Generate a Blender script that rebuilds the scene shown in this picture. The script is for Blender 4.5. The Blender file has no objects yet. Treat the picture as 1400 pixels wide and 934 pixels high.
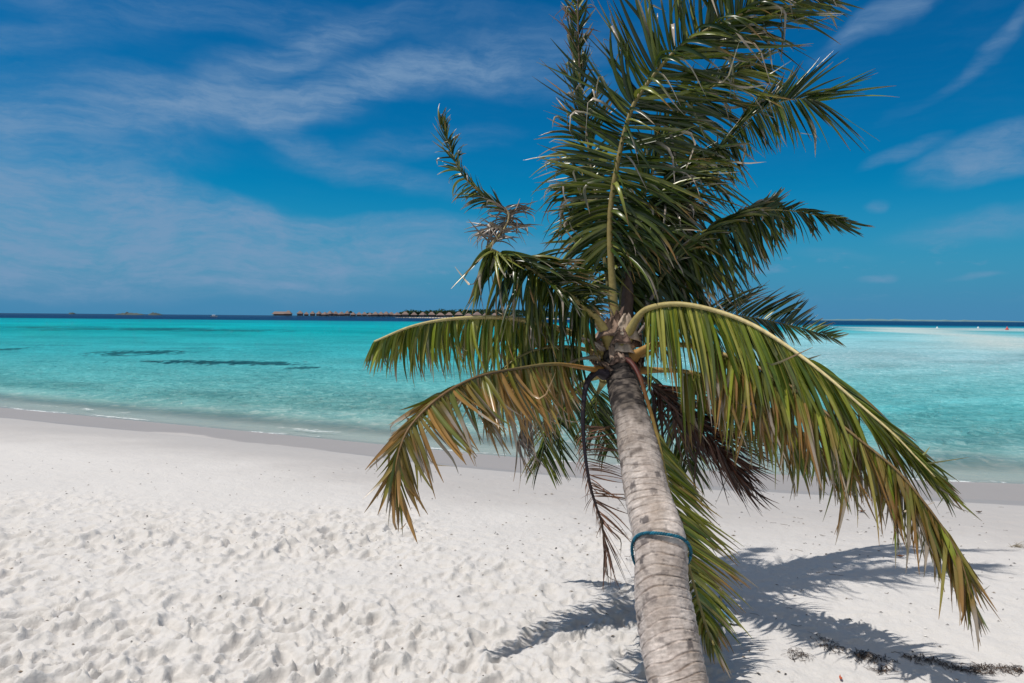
import bpy, math, random
import numpy as np
from mathutils import Vector, Matrix

C = bpy.context.scene
COL = C.collection
R = math.radians
RNG = np.random.default_rng(7)
random.seed(7)

# ------------------------------------------------------------------ camera
CAM_Z, F, W0, H0 = 1.70, 933.0, 1400.0, 934.0
cam_data = bpy.data.cameras.new('camera')
cam_data.sensor_width = 36.0
cam_data.lens = 24.0
cam_data.clip_start = 0.05
cam_data.clip_end = 80000
cam = bpy.data.objects.new('camera', cam_data)
COL.objects.link(cam)
CM = (Matrix.Translation((0, 0, CAM_Z)) @ Matrix.Rotation(R(90 - 2.03), 4, 'X') @ Matrix.Rotation(R(0.49), 4, 'Z'))
cam.matrix_world = CM
C.camera = cam
CR = np.array(CM.to_3x3())
CL = np.array((0, 0, CAM_Z))

# ------------------------------------------------------------------ sun
SUN_EL, SUN_AZ = 68.5, -106.0          # azimuth clockwise from +Y
sd = np.array((math.cos(R(SUN_EL)) * math.sin(R(SUN_AZ)), math.cos(R(SUN_EL)) * math.cos(R(SUN_AZ)), math.sin(R(SUN_EL))))
sun_data = bpy.data.lights.new('sun', 'SUN')
sun_data.energy = 3.65
sun_data.angle = R(0.53)
sun_data.color = (1.0, 0.95, 0.885)
sun = bpy.data.objects.new('sun', sun_data)
sun.rotation_euler = Vector(sd).to_track_quat('Z', 'Y').to_euler()
sun.location = (-6, 0, 12)
COL.objects.link(sun)

# ------------------------------------------------------------------ colour management
C.view_settings.view_transform = 'Standard'
C.view_settings.look = 'None'
C.view_settings.exposure = 0.0
C.view_settings.gamma = 1.0
C.view_settings.use_curve_mapping = False
C.cycles.max_bounces = 6
C.cycles.transparent_max_bounces = 8
C.cycles.caustics_reflective = False
C.cycles.caustics_refractive = False


def lin(r, g, b):
    f = lambda c: (c / 255 / 12.92) if c / 255 < 0.04045 else ((c / 255 + 0.055) / 1.055) ** 2.4
    return np.array((f(r), f(g), f(b)))


# ------------------------------------------------------------------ node helper
class NT:
    def __init__(self, tree):
        self.t = tree
        self.n = tree.nodes
        self.l = tree.links

    def new(self, typ, **kw):
        nd = self.n.new(typ)
        for k, v in kw.items():
            setattr(nd, k, v)
        return nd

    def put(self, sock, v):
        if hasattr(v, 'is_linked'):
            self.l.new(v, sock)
        elif isinstance(v, (tuple, list, np.ndarray)):
            v = [float(q) for q in v]
            if len(sock.default_value) == 4 and len(v) == 3:
                v = v + [1.0]
            sock.default_value = v
        else:
            sock.default_value = v

    def math(self, op, a, b=None, c=None, clamp=False):
        nd = self.new('ShaderNodeMath', operation=op, use_clamp=clamp)
        for i, v in enumerate((a, b, c)):
            if v is not None:
                self.put(nd.inputs[i], v)
        return nd.outputs[0]

    def noise(self, vec, scale, detail=4, rough=0.55, dist=0.0):
        nd = self.new('ShaderNodeTexNoise')
        if vec is not None:
            self.l.new(vec, nd.inputs['Vector'])
        nd.inputs['Scale'].default_value = scale
        nd.inputs['Detail'].default_value = detail
        nd.inputs['Roughness'].default_value = rough
        nd.inputs['Distortion'].default_value = dist
        return nd.outputs['Fac']

    def ss(self, x, a, b, lo=0.0, hi=1.0):
        nd = self.new('ShaderNodeMapRange', interpolation_type='SMOOTHSTEP', clamp=True)
        self.put(nd.inputs['Value'], x)
        for k, v in (('From Min', a), ('From Max', b), ('To Min', lo), ('To Max', hi)):
            nd.inputs[k].default_value = v
        return nd.outputs[0]

    def mix(self, f, a, b, blend='MIX'):
        nd = self.new('ShaderNodeMix', data_type='RGBA', blend_type=blend)
        self.put(nd.inputs[0], f)
        self.put(nd.inputs[6], a)
        self.put(nd.inputs[7], b)
        return nd.outputs[2]

    def mapping(self, vec, scale=(1, 1, 1), rot=(0, 0, 0), loc=(0, 0, 0)):
        nd = self.new('ShaderNodeMapping')
        self.l.new(vec, nd.inputs[0])
        nd.inputs['Scale'].default_value = scale
        nd.inputs['Rotation'].default_value = rot
        nd.inputs['Location'].default_value = loc
        return nd.outputs[0]

    def comb(self, x, y, z=0.0):
        nd = self.new('ShaderNodeCombineXYZ')
        for i, v in enumerate((x, y, z)):
            self.put(nd.inputs[i], v)
        return nd.outputs[0]

    def attr(self, name):
        return self.new('ShaderNodeAttribute', attribute_name=name)

    def bump(self, h, strength, dist, normal=None):
        nd = self.new('ShaderNodeBump')
        self.put(nd.inputs['Height'], h)
        nd.inputs['Strength'].default_value = strength
        nd.inputs['Distance'].default_value = dist
        if normal is not None:
            self.l.new(normal, nd.inputs['Normal'])
        return nd.outputs[0]


def new_mat(name):
    m = bpy.data.materials.new(name)
    m.use_nodes = True
    m.node_tree.nodes.clear()
    nt = NT(m.node_tree)
    out = nt.new('ShaderNodeOutputMaterial')
    return m, nt, out


# ------------------------------------------------------------------ world: Nishita sky with high cirrus
def build_world():
    w = bpy.data.worlds.new('World')
    C.world = w
    w.use_nodes = True
    w.node_tree.nodes.clear()
    nt = NT(w.node_tree)
    out = nt.new('ShaderNodeOutputWorld')
    bg = nt.new('ShaderNodeBackground')
    sky = nt.new('ShaderNodeTexSky', sky_type='NISHITA', sun_disc=False)
    sky.sun_elevation = R(SUN_EL)
    sky.sun_rotation = R(SUN_AZ)
    sky.air_density = 1.0
    sky.dust_density = 0.3
    sky.ozone_density = 3.0
    tc = nt.new('ShaderNodeTexCoord')
    sep = nt.new('ShaderNodeSeparateXYZ')
    nt.l.new(tc.outputs['Generated'], sep.inputs[0])
    x, y, z = sep.outputs
    hyp = nt.math('SQRT', nt.math('ADD', nt.math('MULTIPLY', x, x), nt.math('MULTIPLY', y, y)))
    az = nt.math('ARCTAN2', x, y)
    el = nt.math('ARCTAN2', z, hyp)
    # deeper, more saturated blue (clear polarised tropical sky); stays a property of the air
    hsv = nt.new('ShaderNodeHueSaturation')
    hsv.inputs['Saturation'].default_value = 1.32
    nt.l.new(sky.outputs[0], hsv.inputs['Color'])
    tint = nt.mix(1.0, hsv.outputs[0], SKY_TINT, 'MULTIPLY')
    hz = nt.ss(el, 0.0, 0.19, 1.0, 0.0)
    base = nt.mix(nt.math('MULTIPLY', hz, 0.93), tint, SKY_HZ)
    # warped direction coordinates
    p = nt.comb(az, el, 0.0)
    wn = nt.new('ShaderNodeTexNoise')
    nt.l.new(p, wn.inputs['Vector'])
    wn.inputs['Scale'].default_value = 5.0
    wn.inputs['Detail'].default_value = 5
    vs = nt.new('ShaderNodeVectorMath', operation='SUBTRACT')
    nt.l.new(wn.outputs['Color'], vs.inputs[0])
    vs.inputs[1].default_value = (0.5, 0.5, 0.5)
    vm = nt.new('ShaderNodeVectorMath', operation='MULTIPLY_ADD')
    nt.l.new(vs.outputs[0], vm.inputs[0])
    vm.inputs[1].default_value = (0.16, 0.07, 0.0)
    nt.l.new(p, vm.inputs[2])
    pw = vm.outputs[0]
    fine = nt.noise(nt.mapping(pw, (6, 34, 1), (0, 0, R(14))), 1.0, 9, 0.66)
    fib = nt.ss(fine, 0.30, 0.75)
    mid = nt.ss(nt.noise(nt.mapping(pw, (5, 11, 1), (0, 0, R(-10))), 1.0, 6, 0.6), 0.28, 0.68)
    total = None
    # (px, py, half-length, half-width in photograph pixels, tilt deg anticlockwise, amount, fibre share)
    for (px, py, a, b, rot, amt, fs) in CLOUDS:
        d = CR @ np.array(((px - 700) / F, -(py - 467) / F, -1.0))
        ca, ce = math.atan2(d[0], d[1]), math.atan2(d[2], math.hypot(d[0], d[1]))
        k = math.cos(ca)
        la, lb = a / F * k, b / F * k
        mp = nt.new('ShaderNodeMapping', vector_type='TEXTURE')
        nt.l.new(pw, mp.inputs[0])
        mp.inputs['Location'].default_value = (ca, ce, 0)
        mp.inputs['Rotation'].default_value = (0, 0, R(rot))
        mp.inputs['Scale'].default_value = (la, lb, 1)
        ln = nt.new('ShaderNodeVectorMath', operation='LENGTH')
        nt.l.new(mp.outputs[0], ln.inputs[0])
        g = nt.ss(ln.outputs['Value'], 0.15, 1.4, 1.0, 0.0)
        tex = nt.math('ADD', nt.math('MULTIPLY', fib, fs), nt.math('MULTIPLY', mid, 1.0 - fs))
        g = nt.math('MULTIPLY', nt.math('MULTIPLY', g, tex), amt)
        total = g if total is None else nt.math('ADD', total, g)
    # thin veil everywhere above, so that other directions are not bare
    veil = nt.math('MULTIPLY', nt.math('MULTIPLY', fib, mid), nt.ss(el, 0.02, 0.5, 0.0, 0.06))
    total = nt.math('ADD', nt.math('MULTIPLY', total, 1.45), veil)
    # small cumulus low over the horizon
    cn = nt.noise(nt.mapping(p, (15, 42, 1), (0, 0, 0), (3.1, 0.4, 0)), 1.0, 7, 0.6)
    low = nt.math('MULTIPLY', nt.ss(cn, 0.56, 0.72), nt.math('MULTIPLY', nt.ss(el, 0.02, 0.045), nt.ss(el, 0.07, 0.12, 1.0, 0.0)))
    total = nt.math('ADD', total, nt.math('MULTIPLY', low, 0.35), clamp=True)
    soft = nt.math('SUBTRACT', 1.0, nt.math('POWER', 2.718, nt.math('MULTIPLY', total, -1.25)))
    grit = nt.noise(nt.mapping(pw, (16, 60, 1), (0, 0, R(8))), 1.0, 7, .68)
    soft = nt.math('MULTIPLY', soft, nt.ss(grit, .30, .66, .55, 1.15), clamp=True)
    colr = nt.mix(soft, base, SKY_CLOUD)
    # added broken cloud sheet, unseen overhead and behind the viewer, as neutral fill light
    hi = nt.math('MAXIMUM', nt.ss(el, 0.62, 1.0), nt.math('MULTIPLY', nt.ss(nt.math('MULTIPLY', y, -1.0), 0.1, 0.5), nt.ss(el, .02, .25)))
    hi = nt.math('MULTIPLY', hi, nt.ss(nt.noise(tc.outputs['Generated'], 3.0, 5, .6), .25, .6, .35, .95))
    colr = nt.mix(hi, colr, SKY_WHITE)
    nt.l.new(colr, bg.inputs[0])
    bg.inputs[1].default_value = 0.10
    nt.l.new(bg.outputs[0], out.inputs[0])


SKY_TINT = (0.013, 0.64, 0.78)
SKY_WHITE = (3.9, 3.85, 3.75)
SKY_HZ = tuple(lin(74, 133, 178) / 0.10)
SKY_CLOUD = tuple(lin(122, 154, 188) / 0.10)
CLOUDS = [
    (210, 152, 230, 34, 6, 0.75, .4), (350, 112, 120, 22, 28, 0.62, .6), (430, 62, 130, 22, 24, 0.40, .6), (120, 105, 120, 18, 4, 0.25, .6),
    (395, 150, 70, 26, 12, 0.70, .6), (480, 118, 120, 26, 24, 0.85, .6), (640, 88, 190, 30, 8, 0.75, .5), (380, 185, 80, 16, -24, 0.45, .7), (700, 110, 150, 22, -4, .3, .6),
    (130, 266, 290, 36, -6, 1.15, .3), (150, 370, 420, 40, 0, .7, .25), (330, 285, 170, 18, -14, 0.45, .35), (520, 306, 190, 12, 1, 0.62, .35), (430, 338, 330, 34, -1, 1.0, .25), (120, 330, 330, 60, 0, 1.0, .25),
    (60, 190, 190, 50, 2, 0.48, .4), (520, 245, 120, 18, -10, 0.35, .5), (300, 20, 420, 26, 4, 0.26, .5), (580, 200, 120, 20, 8, .2, .7),
    (60, 50, 160, 26, 10, 0.20, .5),
    (1345, 208, 85, 22, 14, 0.95, .4), (1370, 232, 70, 16, 4, 0.6, .4), (1235, 212, 48, 10, 14, 0.60, .5), (1215, 22, 80, 18, 28, 0.60, .5), (1360, 60, 120, 12, 35, 0.30, .6),
    (1190, 372, 28, 6, 6, 0.75, .2), (1325, 370, 32, 5, 4, 0.5, .2), (1190, 275, 20, 7, 10, 0.35, .3), (1340, 305, 110, 20, 3, 0.34, .4), (1130, 345, 50, 8, 0, .2, .3),
    (300, 388, 50, 8, 0, 0.55, .2), (375, 392, 45, 6, 0, 0.5, .2), (470, 396, 50, 6, 0, 0.35, .2), (60, 400, 120, 9, 0, .25, .2),
]
build_world()


# ------------------------------------------------------------------ projection helpers (photograph pixel + distance -> place)
def P(px, py, d):
    v = np.array(((px - 700) / F * d, -(py - 467) / F * d, -d))
    return CL + CR @ v


def D(v):
    """direction given as (right, down, away) -> world"""
    v = np.asarray(v, float)
    return np.stack((v[..., 0], -v[..., 1], -v[..., 2]), -1) @ CR.T


def on_plane(px, py, z):
    d = CR @ np.array(((px - 700) / F, -(py - 467) / F, -1.0))
    return CL + d * ((z - CAM_Z) / d[2])


# ------------------------------------------------------------------ numpy noise
def _hash(ix, iy, seed):
    h = (ix.astype(np.int64) * 374761393 + iy.astype(np.int64) * 668265263 + seed * 974634777) & 0xFFFFFFFF
    h = ((h ^ (h >> 13)) * 1274126177) & 0xFFFFFFFF
    h = h ^ (h >> 16)
    return (h & 0xFFFFFF) / float(0xFFFFFF)


def vnoise(x, y, seed=0):
    x = np.asarray(x, float)
    y = np.asarray(y, float)
    ix, iy = np.floor(x), np.floor(y)
    fx, fy = x - ix, y - iy
    fx = fx * fx * fx * (fx * (fx * 6 - 15) + 10)
    fy = fy * fy * fy * (fy * (fy * 6 - 15) + 10)
    a, b = _hash(ix, iy, seed), _hash(ix + 1, iy, seed)
    c, d = _hash(ix, iy + 1, seed), _hash(ix + 1, iy + 1, seed)
    return (a + (b - a) * fx) * (1 - fy) + (c + (d - c) * fx) * fy - 0.5


def fbm(x, y, seed=0, oct=4, gain=0.5):
    s, a = 0, 1.0
    for k in range(oct):
        s = s + a * vnoise(x * 2 ** k + 17.3 * k, y * 2 ** k - 9.1 * k, seed + k)
        a *= gain
    return s


def sstep(x, a, b):
    t = np.clip((x - a) / (b - a), 0, 1)
    return t * t * (3 - 2 * t)


# ------------------------------------------------------------------ shore and sand height
SEA = -0.40
_sx = np.array((-60, -20, -11.3, -6.2, -2.4, .2, 3.0, 6.6, 12, 25, 60.))
_sy = np.array((31, 19.2, 15.07, 12.9, 11.26, 10.1, 9.28, 8.75, 8.5, 9.3, 14.))
_wx = np.array((-60, -20, -9.7, -5.6, -2.1, .18, 2.5, 5.46, 12, 25, 60.))
_wy = np.array((29, 16.9, 12.7, 11.6, 9.75, 8.52, 7.72, 7.08, 6.8, 7.7, 12.6))


def shore_y(x):
    k = np.linspace(-1.2, 1.2, 7)
    return np.mean([np.interp(x + d, _sx, _sy) for d in k], 0)


def wet_y(x):
    k = np.linspace(-.6, .6, 5)
    b = np.mean([np.interp(x + d, _wx, _wy) for d in k], 0)
    return b + 0.09 * np.sin(x * 1.9 + .6) + 0.45 * vnoise(x * .55, x * 0 + 3.3, 5)


# trampled sand as a height raster (1.25 cm cells)
TX0, TX1, TY0, TY1, TC = -6.4, 4.2, 1.6, 7.4, 0.009
TNX, TNY = int((TX1 - TX0) / TC), int((TY1 - TY0) / TC)


def build_tread():
    Hm = np.zeros((TNY, TNX))
    xx = TX0 + np.arange(TNX) * TC
    yy = TY0 + np.arange(TNY) * TC
    X, Y = np.meshgrid(xx, yy)
    rg = np.random.default_rng(11)
    for i in range(13000):
        x, y = rg.uniform(TX0, TX1), rg.uniform(TY0, TY1)
        L = rg.uniform(.018, .05) if rg.random() < .6 else rg.uniform(.05, .12)
        Wd = L * rg.uniform(.34, .62)
        dep = rg.uniform(.008, .036) * (0.6 + L * 5)
        an = rg.normal(0.5, 0.75) if rg.random() < .75 else rg.uniform(0, math.pi)
        r = int(L * 2.4 / TC)
        cx, cy = int((x - TX0) / TC), int((y - TY0) / TC)
        a0, a1, b0, b1 = max(0, cx - r), min(TNX, cx + r), max(0, cy - r), min(TNY, cy + r)
        if a1 <= a0 or b1 <= b0:
            continue
        u = X[b0:b1, a0:a1] - x
        v = Y[b0:b1, a0:a1] - y
        p = u * math.cos(an) + v * math.sin(an)
        q = -u * math.sin(an) + v * math.cos(an)
        q = q + rg.uniform(-2, 2) * p * p
        e = np.sqrt((p / L) ** 2 + (q / Wd) ** 2)
        hole = -dep * (1 - sstep(e, .55, 1.02))
        rim = dep * .36 * np.exp(-((e - 1.28) / .26) ** 2) * (1 + .8 * np.sin(np.arctan2(q, p) + rg.uniform(0, 6)))
        blend = 1 - sstep(e, .5, 1.2)
        Hm[b0:b1, a0:a1] = Hm[b0:b1, a0:a1] * (1 - .55 * blend) + hole + rim
    rid = np.abs(fbm(X * 9 + 5, Y * 9, 33, 3, .6))
    Hm += 0.020 * np.exp(-(rid / .09) ** 2) * sstep(fbm(X * 2.5, Y * 2.5, 35, 2), -.1, .2) * .28
    Hm += .011 * fbm(X * 24, Y * 24, 37, 3, .65)
    Hm += 0.022 * fbm(X * 3.3, Y * 3.3, 21, 3) + 0.016 * fbm(X * 11, Y * 11, 31, 4, .65)
    return Hm


TREAD = build_tread()


def rough_mask(x, y):
    edge = 6.2 + .8 * vnoise(x * .7, y * .4, 3) + np.clip(-x - 2, 0, 3) * .12 - .0 * x
    m = (1 - sstep(y, edge - 1.5, edge + .25)) * np.clip(.80 + 1.1 * fbm(x * .75 + 2, y * .9, 19, 2), .3, 1.25)
    right = sstep(x + .35 * vnoise(y * 1.3, x * .9, 9), .75, 1.6)
    return m * (1 - .86 * right * sstep(y, 2.2, 3.0))


def ground_z(x, y, detail=True):
    x = np.asarray(x, float)
    y = np.asarray(y, float)
    s = (y - shore_y(x)) * .93
    sl = np.minimum(s, 0)
    land = SEA + .035 * np.minimum(-sl, 2.5) + .31 * (1 - np.exp(-np.maximum(-sl - 1.0, 0) / 1.7))
    under = SEA - .085 * np.clip(s, 0, 18) - .01 * np.clip(s - 18, 0, 200)
    z = np.where(s < 0, land, under)
    near = np.exp(-np.abs(s) / 30)
    z = z + near * (.03 * fbm(x * .5, y * .5, 41, 3) * sstep(-s, .5, 3))
    if detail:
        m = rough_mask(x, y)
        gx = np.clip((x - TX0) / TC, 0, TNX - 1.001)
        gy = np.clip((y - TY0) / TC, 0, TNY - 1.001)
        ix, iy = gx.astype(int), gy.astype(int)
        ix, iy = np.minimum(ix, TNX - 2), np.minimum(iy, TNY - 2)
        fx, fy = gx - ix, gy - iy
        t = (TREAD[iy, ix] * (1 - fx) + TREAD[iy, ix + 1] * fx) * (1 - fy) + (TREAD[iy + 1, ix] * (1 - fx) + TREAD[iy + 1, ix + 1] * fx) * fy
        inside = (x > TX0) & (x < TX1) & (y > TY0) & (y < TY1)
        z = z + np.where(inside, t * m, .02 * fbm(x * 4, y * 4, 51, 3) * m)
        dry = 1 - sstep(y, wet_y(x) - .7, wet_y(x) - .05)
        z = z + .008 * fbm(x * 7, y * 9, 61, 5, .68) * dry * (1 - .5 * m) * np.exp(-np.clip(np.abs(y) - 6, 0, 99) / 8)
    return z


def ground_hit(px, py):
    p = on_plane(px, py, 0)
    for _ in range(8):
        p = on_plane(px, py, float(ground_z(p[0], p[1], False)))
    return np.array((p[0], p[1], float(ground_z(p[0], p[1]))))


# ------------------------------------------------------------------ mesh helpers
def mesh_np(name, V, quads=None, tris=None, attrs=None, smooth=True):
    V = np.asarray(V, float)
    me = bpy.data.meshes.new(name)
    faces, starts, n = [], [], 0
    if quads is not None and len(quads):
        q = np.asarray(quads, np.int32)
        faces.append(q.ravel())
        starts.append(np.arange(len(q), dtype=np.int32) * 4)
        n += len(q) * 4
    if tris is not None and len(tris):
        t = np.asarray(tris, np.int32)
        faces.append(t.ravel())
        starts.append(n + np.arange(len(t), dtype=np.int32) * 3)
        n += len(t) * 3
    loops = np.concatenate(faces)
    st = np.concatenate(starts)
    me.vertices.add(len(V))
    me.vertices.foreach_set('co', V.astype(np.float32).ravel())
    me.loops.add(len(loops))
    me.loops.foreach_set('vertex_index', loops)
    me.polygons.add(len(st))
    me.polygons.foreach_set('loop_start', st)
    me.update(calc_edges=True)
    me.validate()
    for k, a in (attrs or {}).items():
        a = np.asarray(a, np.float32)
        if a.ndim == 1:
            at = me.attributes.new(k, 'FLOAT', 'POINT')
            at.data.foreach_set('value', a)
        else:
            if a.shape[1] == 3:
                a = np.concatenate((a, np.ones((len(a), 1), np.float32)), 1)
            at = me.attributes.new(k, 'FLOAT_COLOR', 'POINT')
            at.data.foreach_set('color', a.ravel())
    me.polygons.foreach_set('use_smooth', np.full(len(st), smooth))
    return me


def link(name, me, mat, parent=None, loc=None):
    """one mesh object; vertex positions are in world space and are moved to the parent's / own origin"""
    o = bpy.data.objects.new(name, me)
    COL.objects.link(o)
    if mat is not None and not me.materials:
        me.materials.append(mat)
    if parent is not None:
        o.parent = parent
        loc = parent['_o'] if loc is None else loc
    if loc is not None:
        me.transform(Matrix.Translation(-Vector(loc)))
        if parent is None:
            o.location = loc
    return o


def tag(o, label=None, cat=None, group=None, kind=None):
    for k, v in (('label', label), ('category', cat), ('group', group), ('kind', kind)):
        if v:
            o[k] = v
    return o


def empty(name, loc, label, cat, group=None):
    o = bpy.data.objects.new(name, None)
    o.empty_display_size = .2
    COL.objects.link(o)
    o.location = [float(q) for q in loc]
    o['_o'] = [float(q) for q in loc]
    return tag(o, label, cat, group)


class MB:
    def __init__(self):
        self.v, self.q, self.t, self.c, self.n = [], [], [], [], 0

    def add(self, V, q=None, t=None, c=None):
        V = np.asarray(V, float)
        if q is not None and len(q):
            self.q.append(np.asarray(q, int) + self.n)
        if t is not None and len(t):
            self.t.append(np.asarray(t, int) + self.n)
        self.v.append(V)
        if c is not None:
            c = np.asarray(c, float)
            if c.ndim == 1:
                c = np.tile(c, (len(V), 1))
            self.c.append(c)
        self.n += len(V)

    def mesh(self, name, smooth=True, extra=None):
        at = {}
        if self.c:
            at['col'] = np.concatenate(self.c)
        at.update(extra or {})
        return mesh_np(name, np.concatenate(self.v), np.concatenate(self.q) if self.q else None,
                       np.concatenate(self.t) if self.t else None, at, smooth)


def catmull(pts, n):
    pts = np.asarray(pts, float)
    p = np.concatenate((pts[:1] * 2 - pts[1:2], pts, pts[-1:] * 2 - pts[-2:-1]))
    out = []
    for i in range(1, len(p) - 2):
        t = np.linspace(0, 1, 24, endpoint=False)[:, None]
        a, b, c, d = p[i - 1], p[i], p[i + 1], p[i + 2]
        out.append(.5 * (2 * b + (c - a) * t + (2 * a - 5 * b + 4 * c - d) * t ** 2 + (3 * b - a - 3 * c + d) * t ** 3))
    out.append(pts[-1:])
    q = np.concatenate(out)
    L = np.concatenate(((0,), np.cumsum(np.linalg.norm(np.diff(q, axis=0), axis=1))))
    u = np.linspace(0, L[-1], n)
    return np.stack([np.interp(u, L, q[:, k]) for k in range(q.shape[1])], 1), L[-1]


def norm(v):
    return v / np.maximum(np.linalg.norm(v, axis=-1, keepdims=True), 1e-9)


def frames(path):
    T = norm(np.gradient(path, axis=0))
    up = np.array((0, 0, 1.))
    N = np.zeros_like(T)
    ref = np.cross(T[0], up)
    if np.linalg.norm(ref) < .1:
        ref = np.array((1., 0, 0))
    for i, t in enumerate(T):
        ref = ref - t * np.dot(ref, t)
        ref = ref / np.linalg.norm(ref)
        N[i] = ref
    return T, N, np.cross(T, N)


def tube(mb, path, rad, seg=8, col=None, flat=1.0, cap=True):
    path = np.asarray(path, float)
    n = len(path)
    rad = np.broadcast_to(np.asarray(rad, float), (n,))
    T, N, B = frames(path)
    a = np.linspace(0, 2 * math.pi, seg, endpoint=False)
    V = path[:, None, :] + rad[:, None, None] * (N[:, None, :] * np.cos(a)[None, :, None] + flat * B[:, None, :] * np.sin(a)[None, :, None])
    i, j = np.meshgrid(np.arange(n - 1), np.arange(seg), indexing='ij')
    j2 = (j + 1) % seg
    Q = np.stack((i * seg + j, i * seg + j2, (i + 1) * seg + j2, (i + 1) * seg + j), -1).reshape(-1, 4)
    V = V.reshape(-1, 3)
    Tt = None
    c = None
    if col is not None:
        col = np.asarray(col, float)
        c = np.repeat(col, seg, 0) if col.ndim == 2 else np.tile(col, (len(V), 1))
    if cap:
        V = np.concatenate((V, path[:1], path[-1:]))
        s, e = n * seg, n * seg + 1
        k = np.arange(seg)
        k2 = (k + 1) % seg
        Tt = np.concatenate((np.stack((np.full(seg, s), k2, k), 1), np.stack((np.full(seg, e), (n - 1) * seg + k, (n - 1) * seg + k2), 1)))
        if c is not None:
            c = np.concatenate((c, c[:1], c[-1:]))
    mb.add(V, Q, Tt, c)


def box(mb, c, s, col=None, rz=0.0):
    x, y, z = np.array(s) / 2
    V = np.array([(sx * x, sy * y, sz * z) for sz in (-1, 1) for sy in (-1, 1) for sx in (-1, 1)], float)
    cr, sr = math.cos(rz), math.sin(rz)
    V = np.stack((V[:, 0] * cr - V[:, 1] * sr, V[:, 0] * sr + V[:, 1] * cr, V[:, 2]), 1) + np.array(c)
    mb.add(V, [(0, 2, 3, 1), (4, 5, 7, 6), (0, 1, 5, 4), (2, 6, 7, 3), (0, 4, 6, 2), (1, 3, 7, 5)], None, col)


# ------------------------------------------------------------------ materials
def mat_sand():
    m, nt, out = new_mat('sand')
    tc = nt.new('ShaderNodeTexCoord').outputs['Object']
    wet = nt.attr('wet').outputs['Fac']
    big = nt.noise(tc, 0.8, 5, .6)
    grain = nt.noise(tc, 260, 2, .7)
    spk = nt.noise(tc, 90, 3, .7)
    dry = nt.mix(big, (.60, .58, .56), (.68, .655, .63))
    dry = nt.mix(nt.ss(spk, .66, .78, 0, .45), dry, (.36, .33, .30))
    dry = nt.mix(nt.ss(grain, .35, .7, .16, 0), dry, (.40, .375, .35))
    damp = nt.mix(big, (.315, .295, .285), (.36, .335, .32))
    col = nt.mix(wet, dry, damp)
    bs = nt.new('ShaderNodeBsdfPrincipled')
    nt.put(bs.inputs['Base Color'], col)
    nt.put(bs.inputs['Roughness'], nt.ss(wet, .2, 1.0, .92, .5))
    bs.inputs['Specular IOR Level'].default_value = .2
    n1 = nt.noise(tc, 38, 4, .65)
    b1 = nt.bump(n1, .55, .016)
    b2 = nt.bump(grain, .25, .003, b1)
    mixb = nt.new('ShaderNodeMix', data_type='VECTOR')
    geo = nt.new('ShaderNodeNewGeometry')
    nt.put(mixb.inputs[0], wet)
    nt.l.new(b2, mixb.inputs[4])
    nt.l.new(geo.outputs['Normal'], mixb.inputs[5])
    nt.l.new(mixb.outputs[1], bs.inputs['Normal'])
    nt.l.new(bs.outputs[0], out.inputs[0])
    return m


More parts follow.
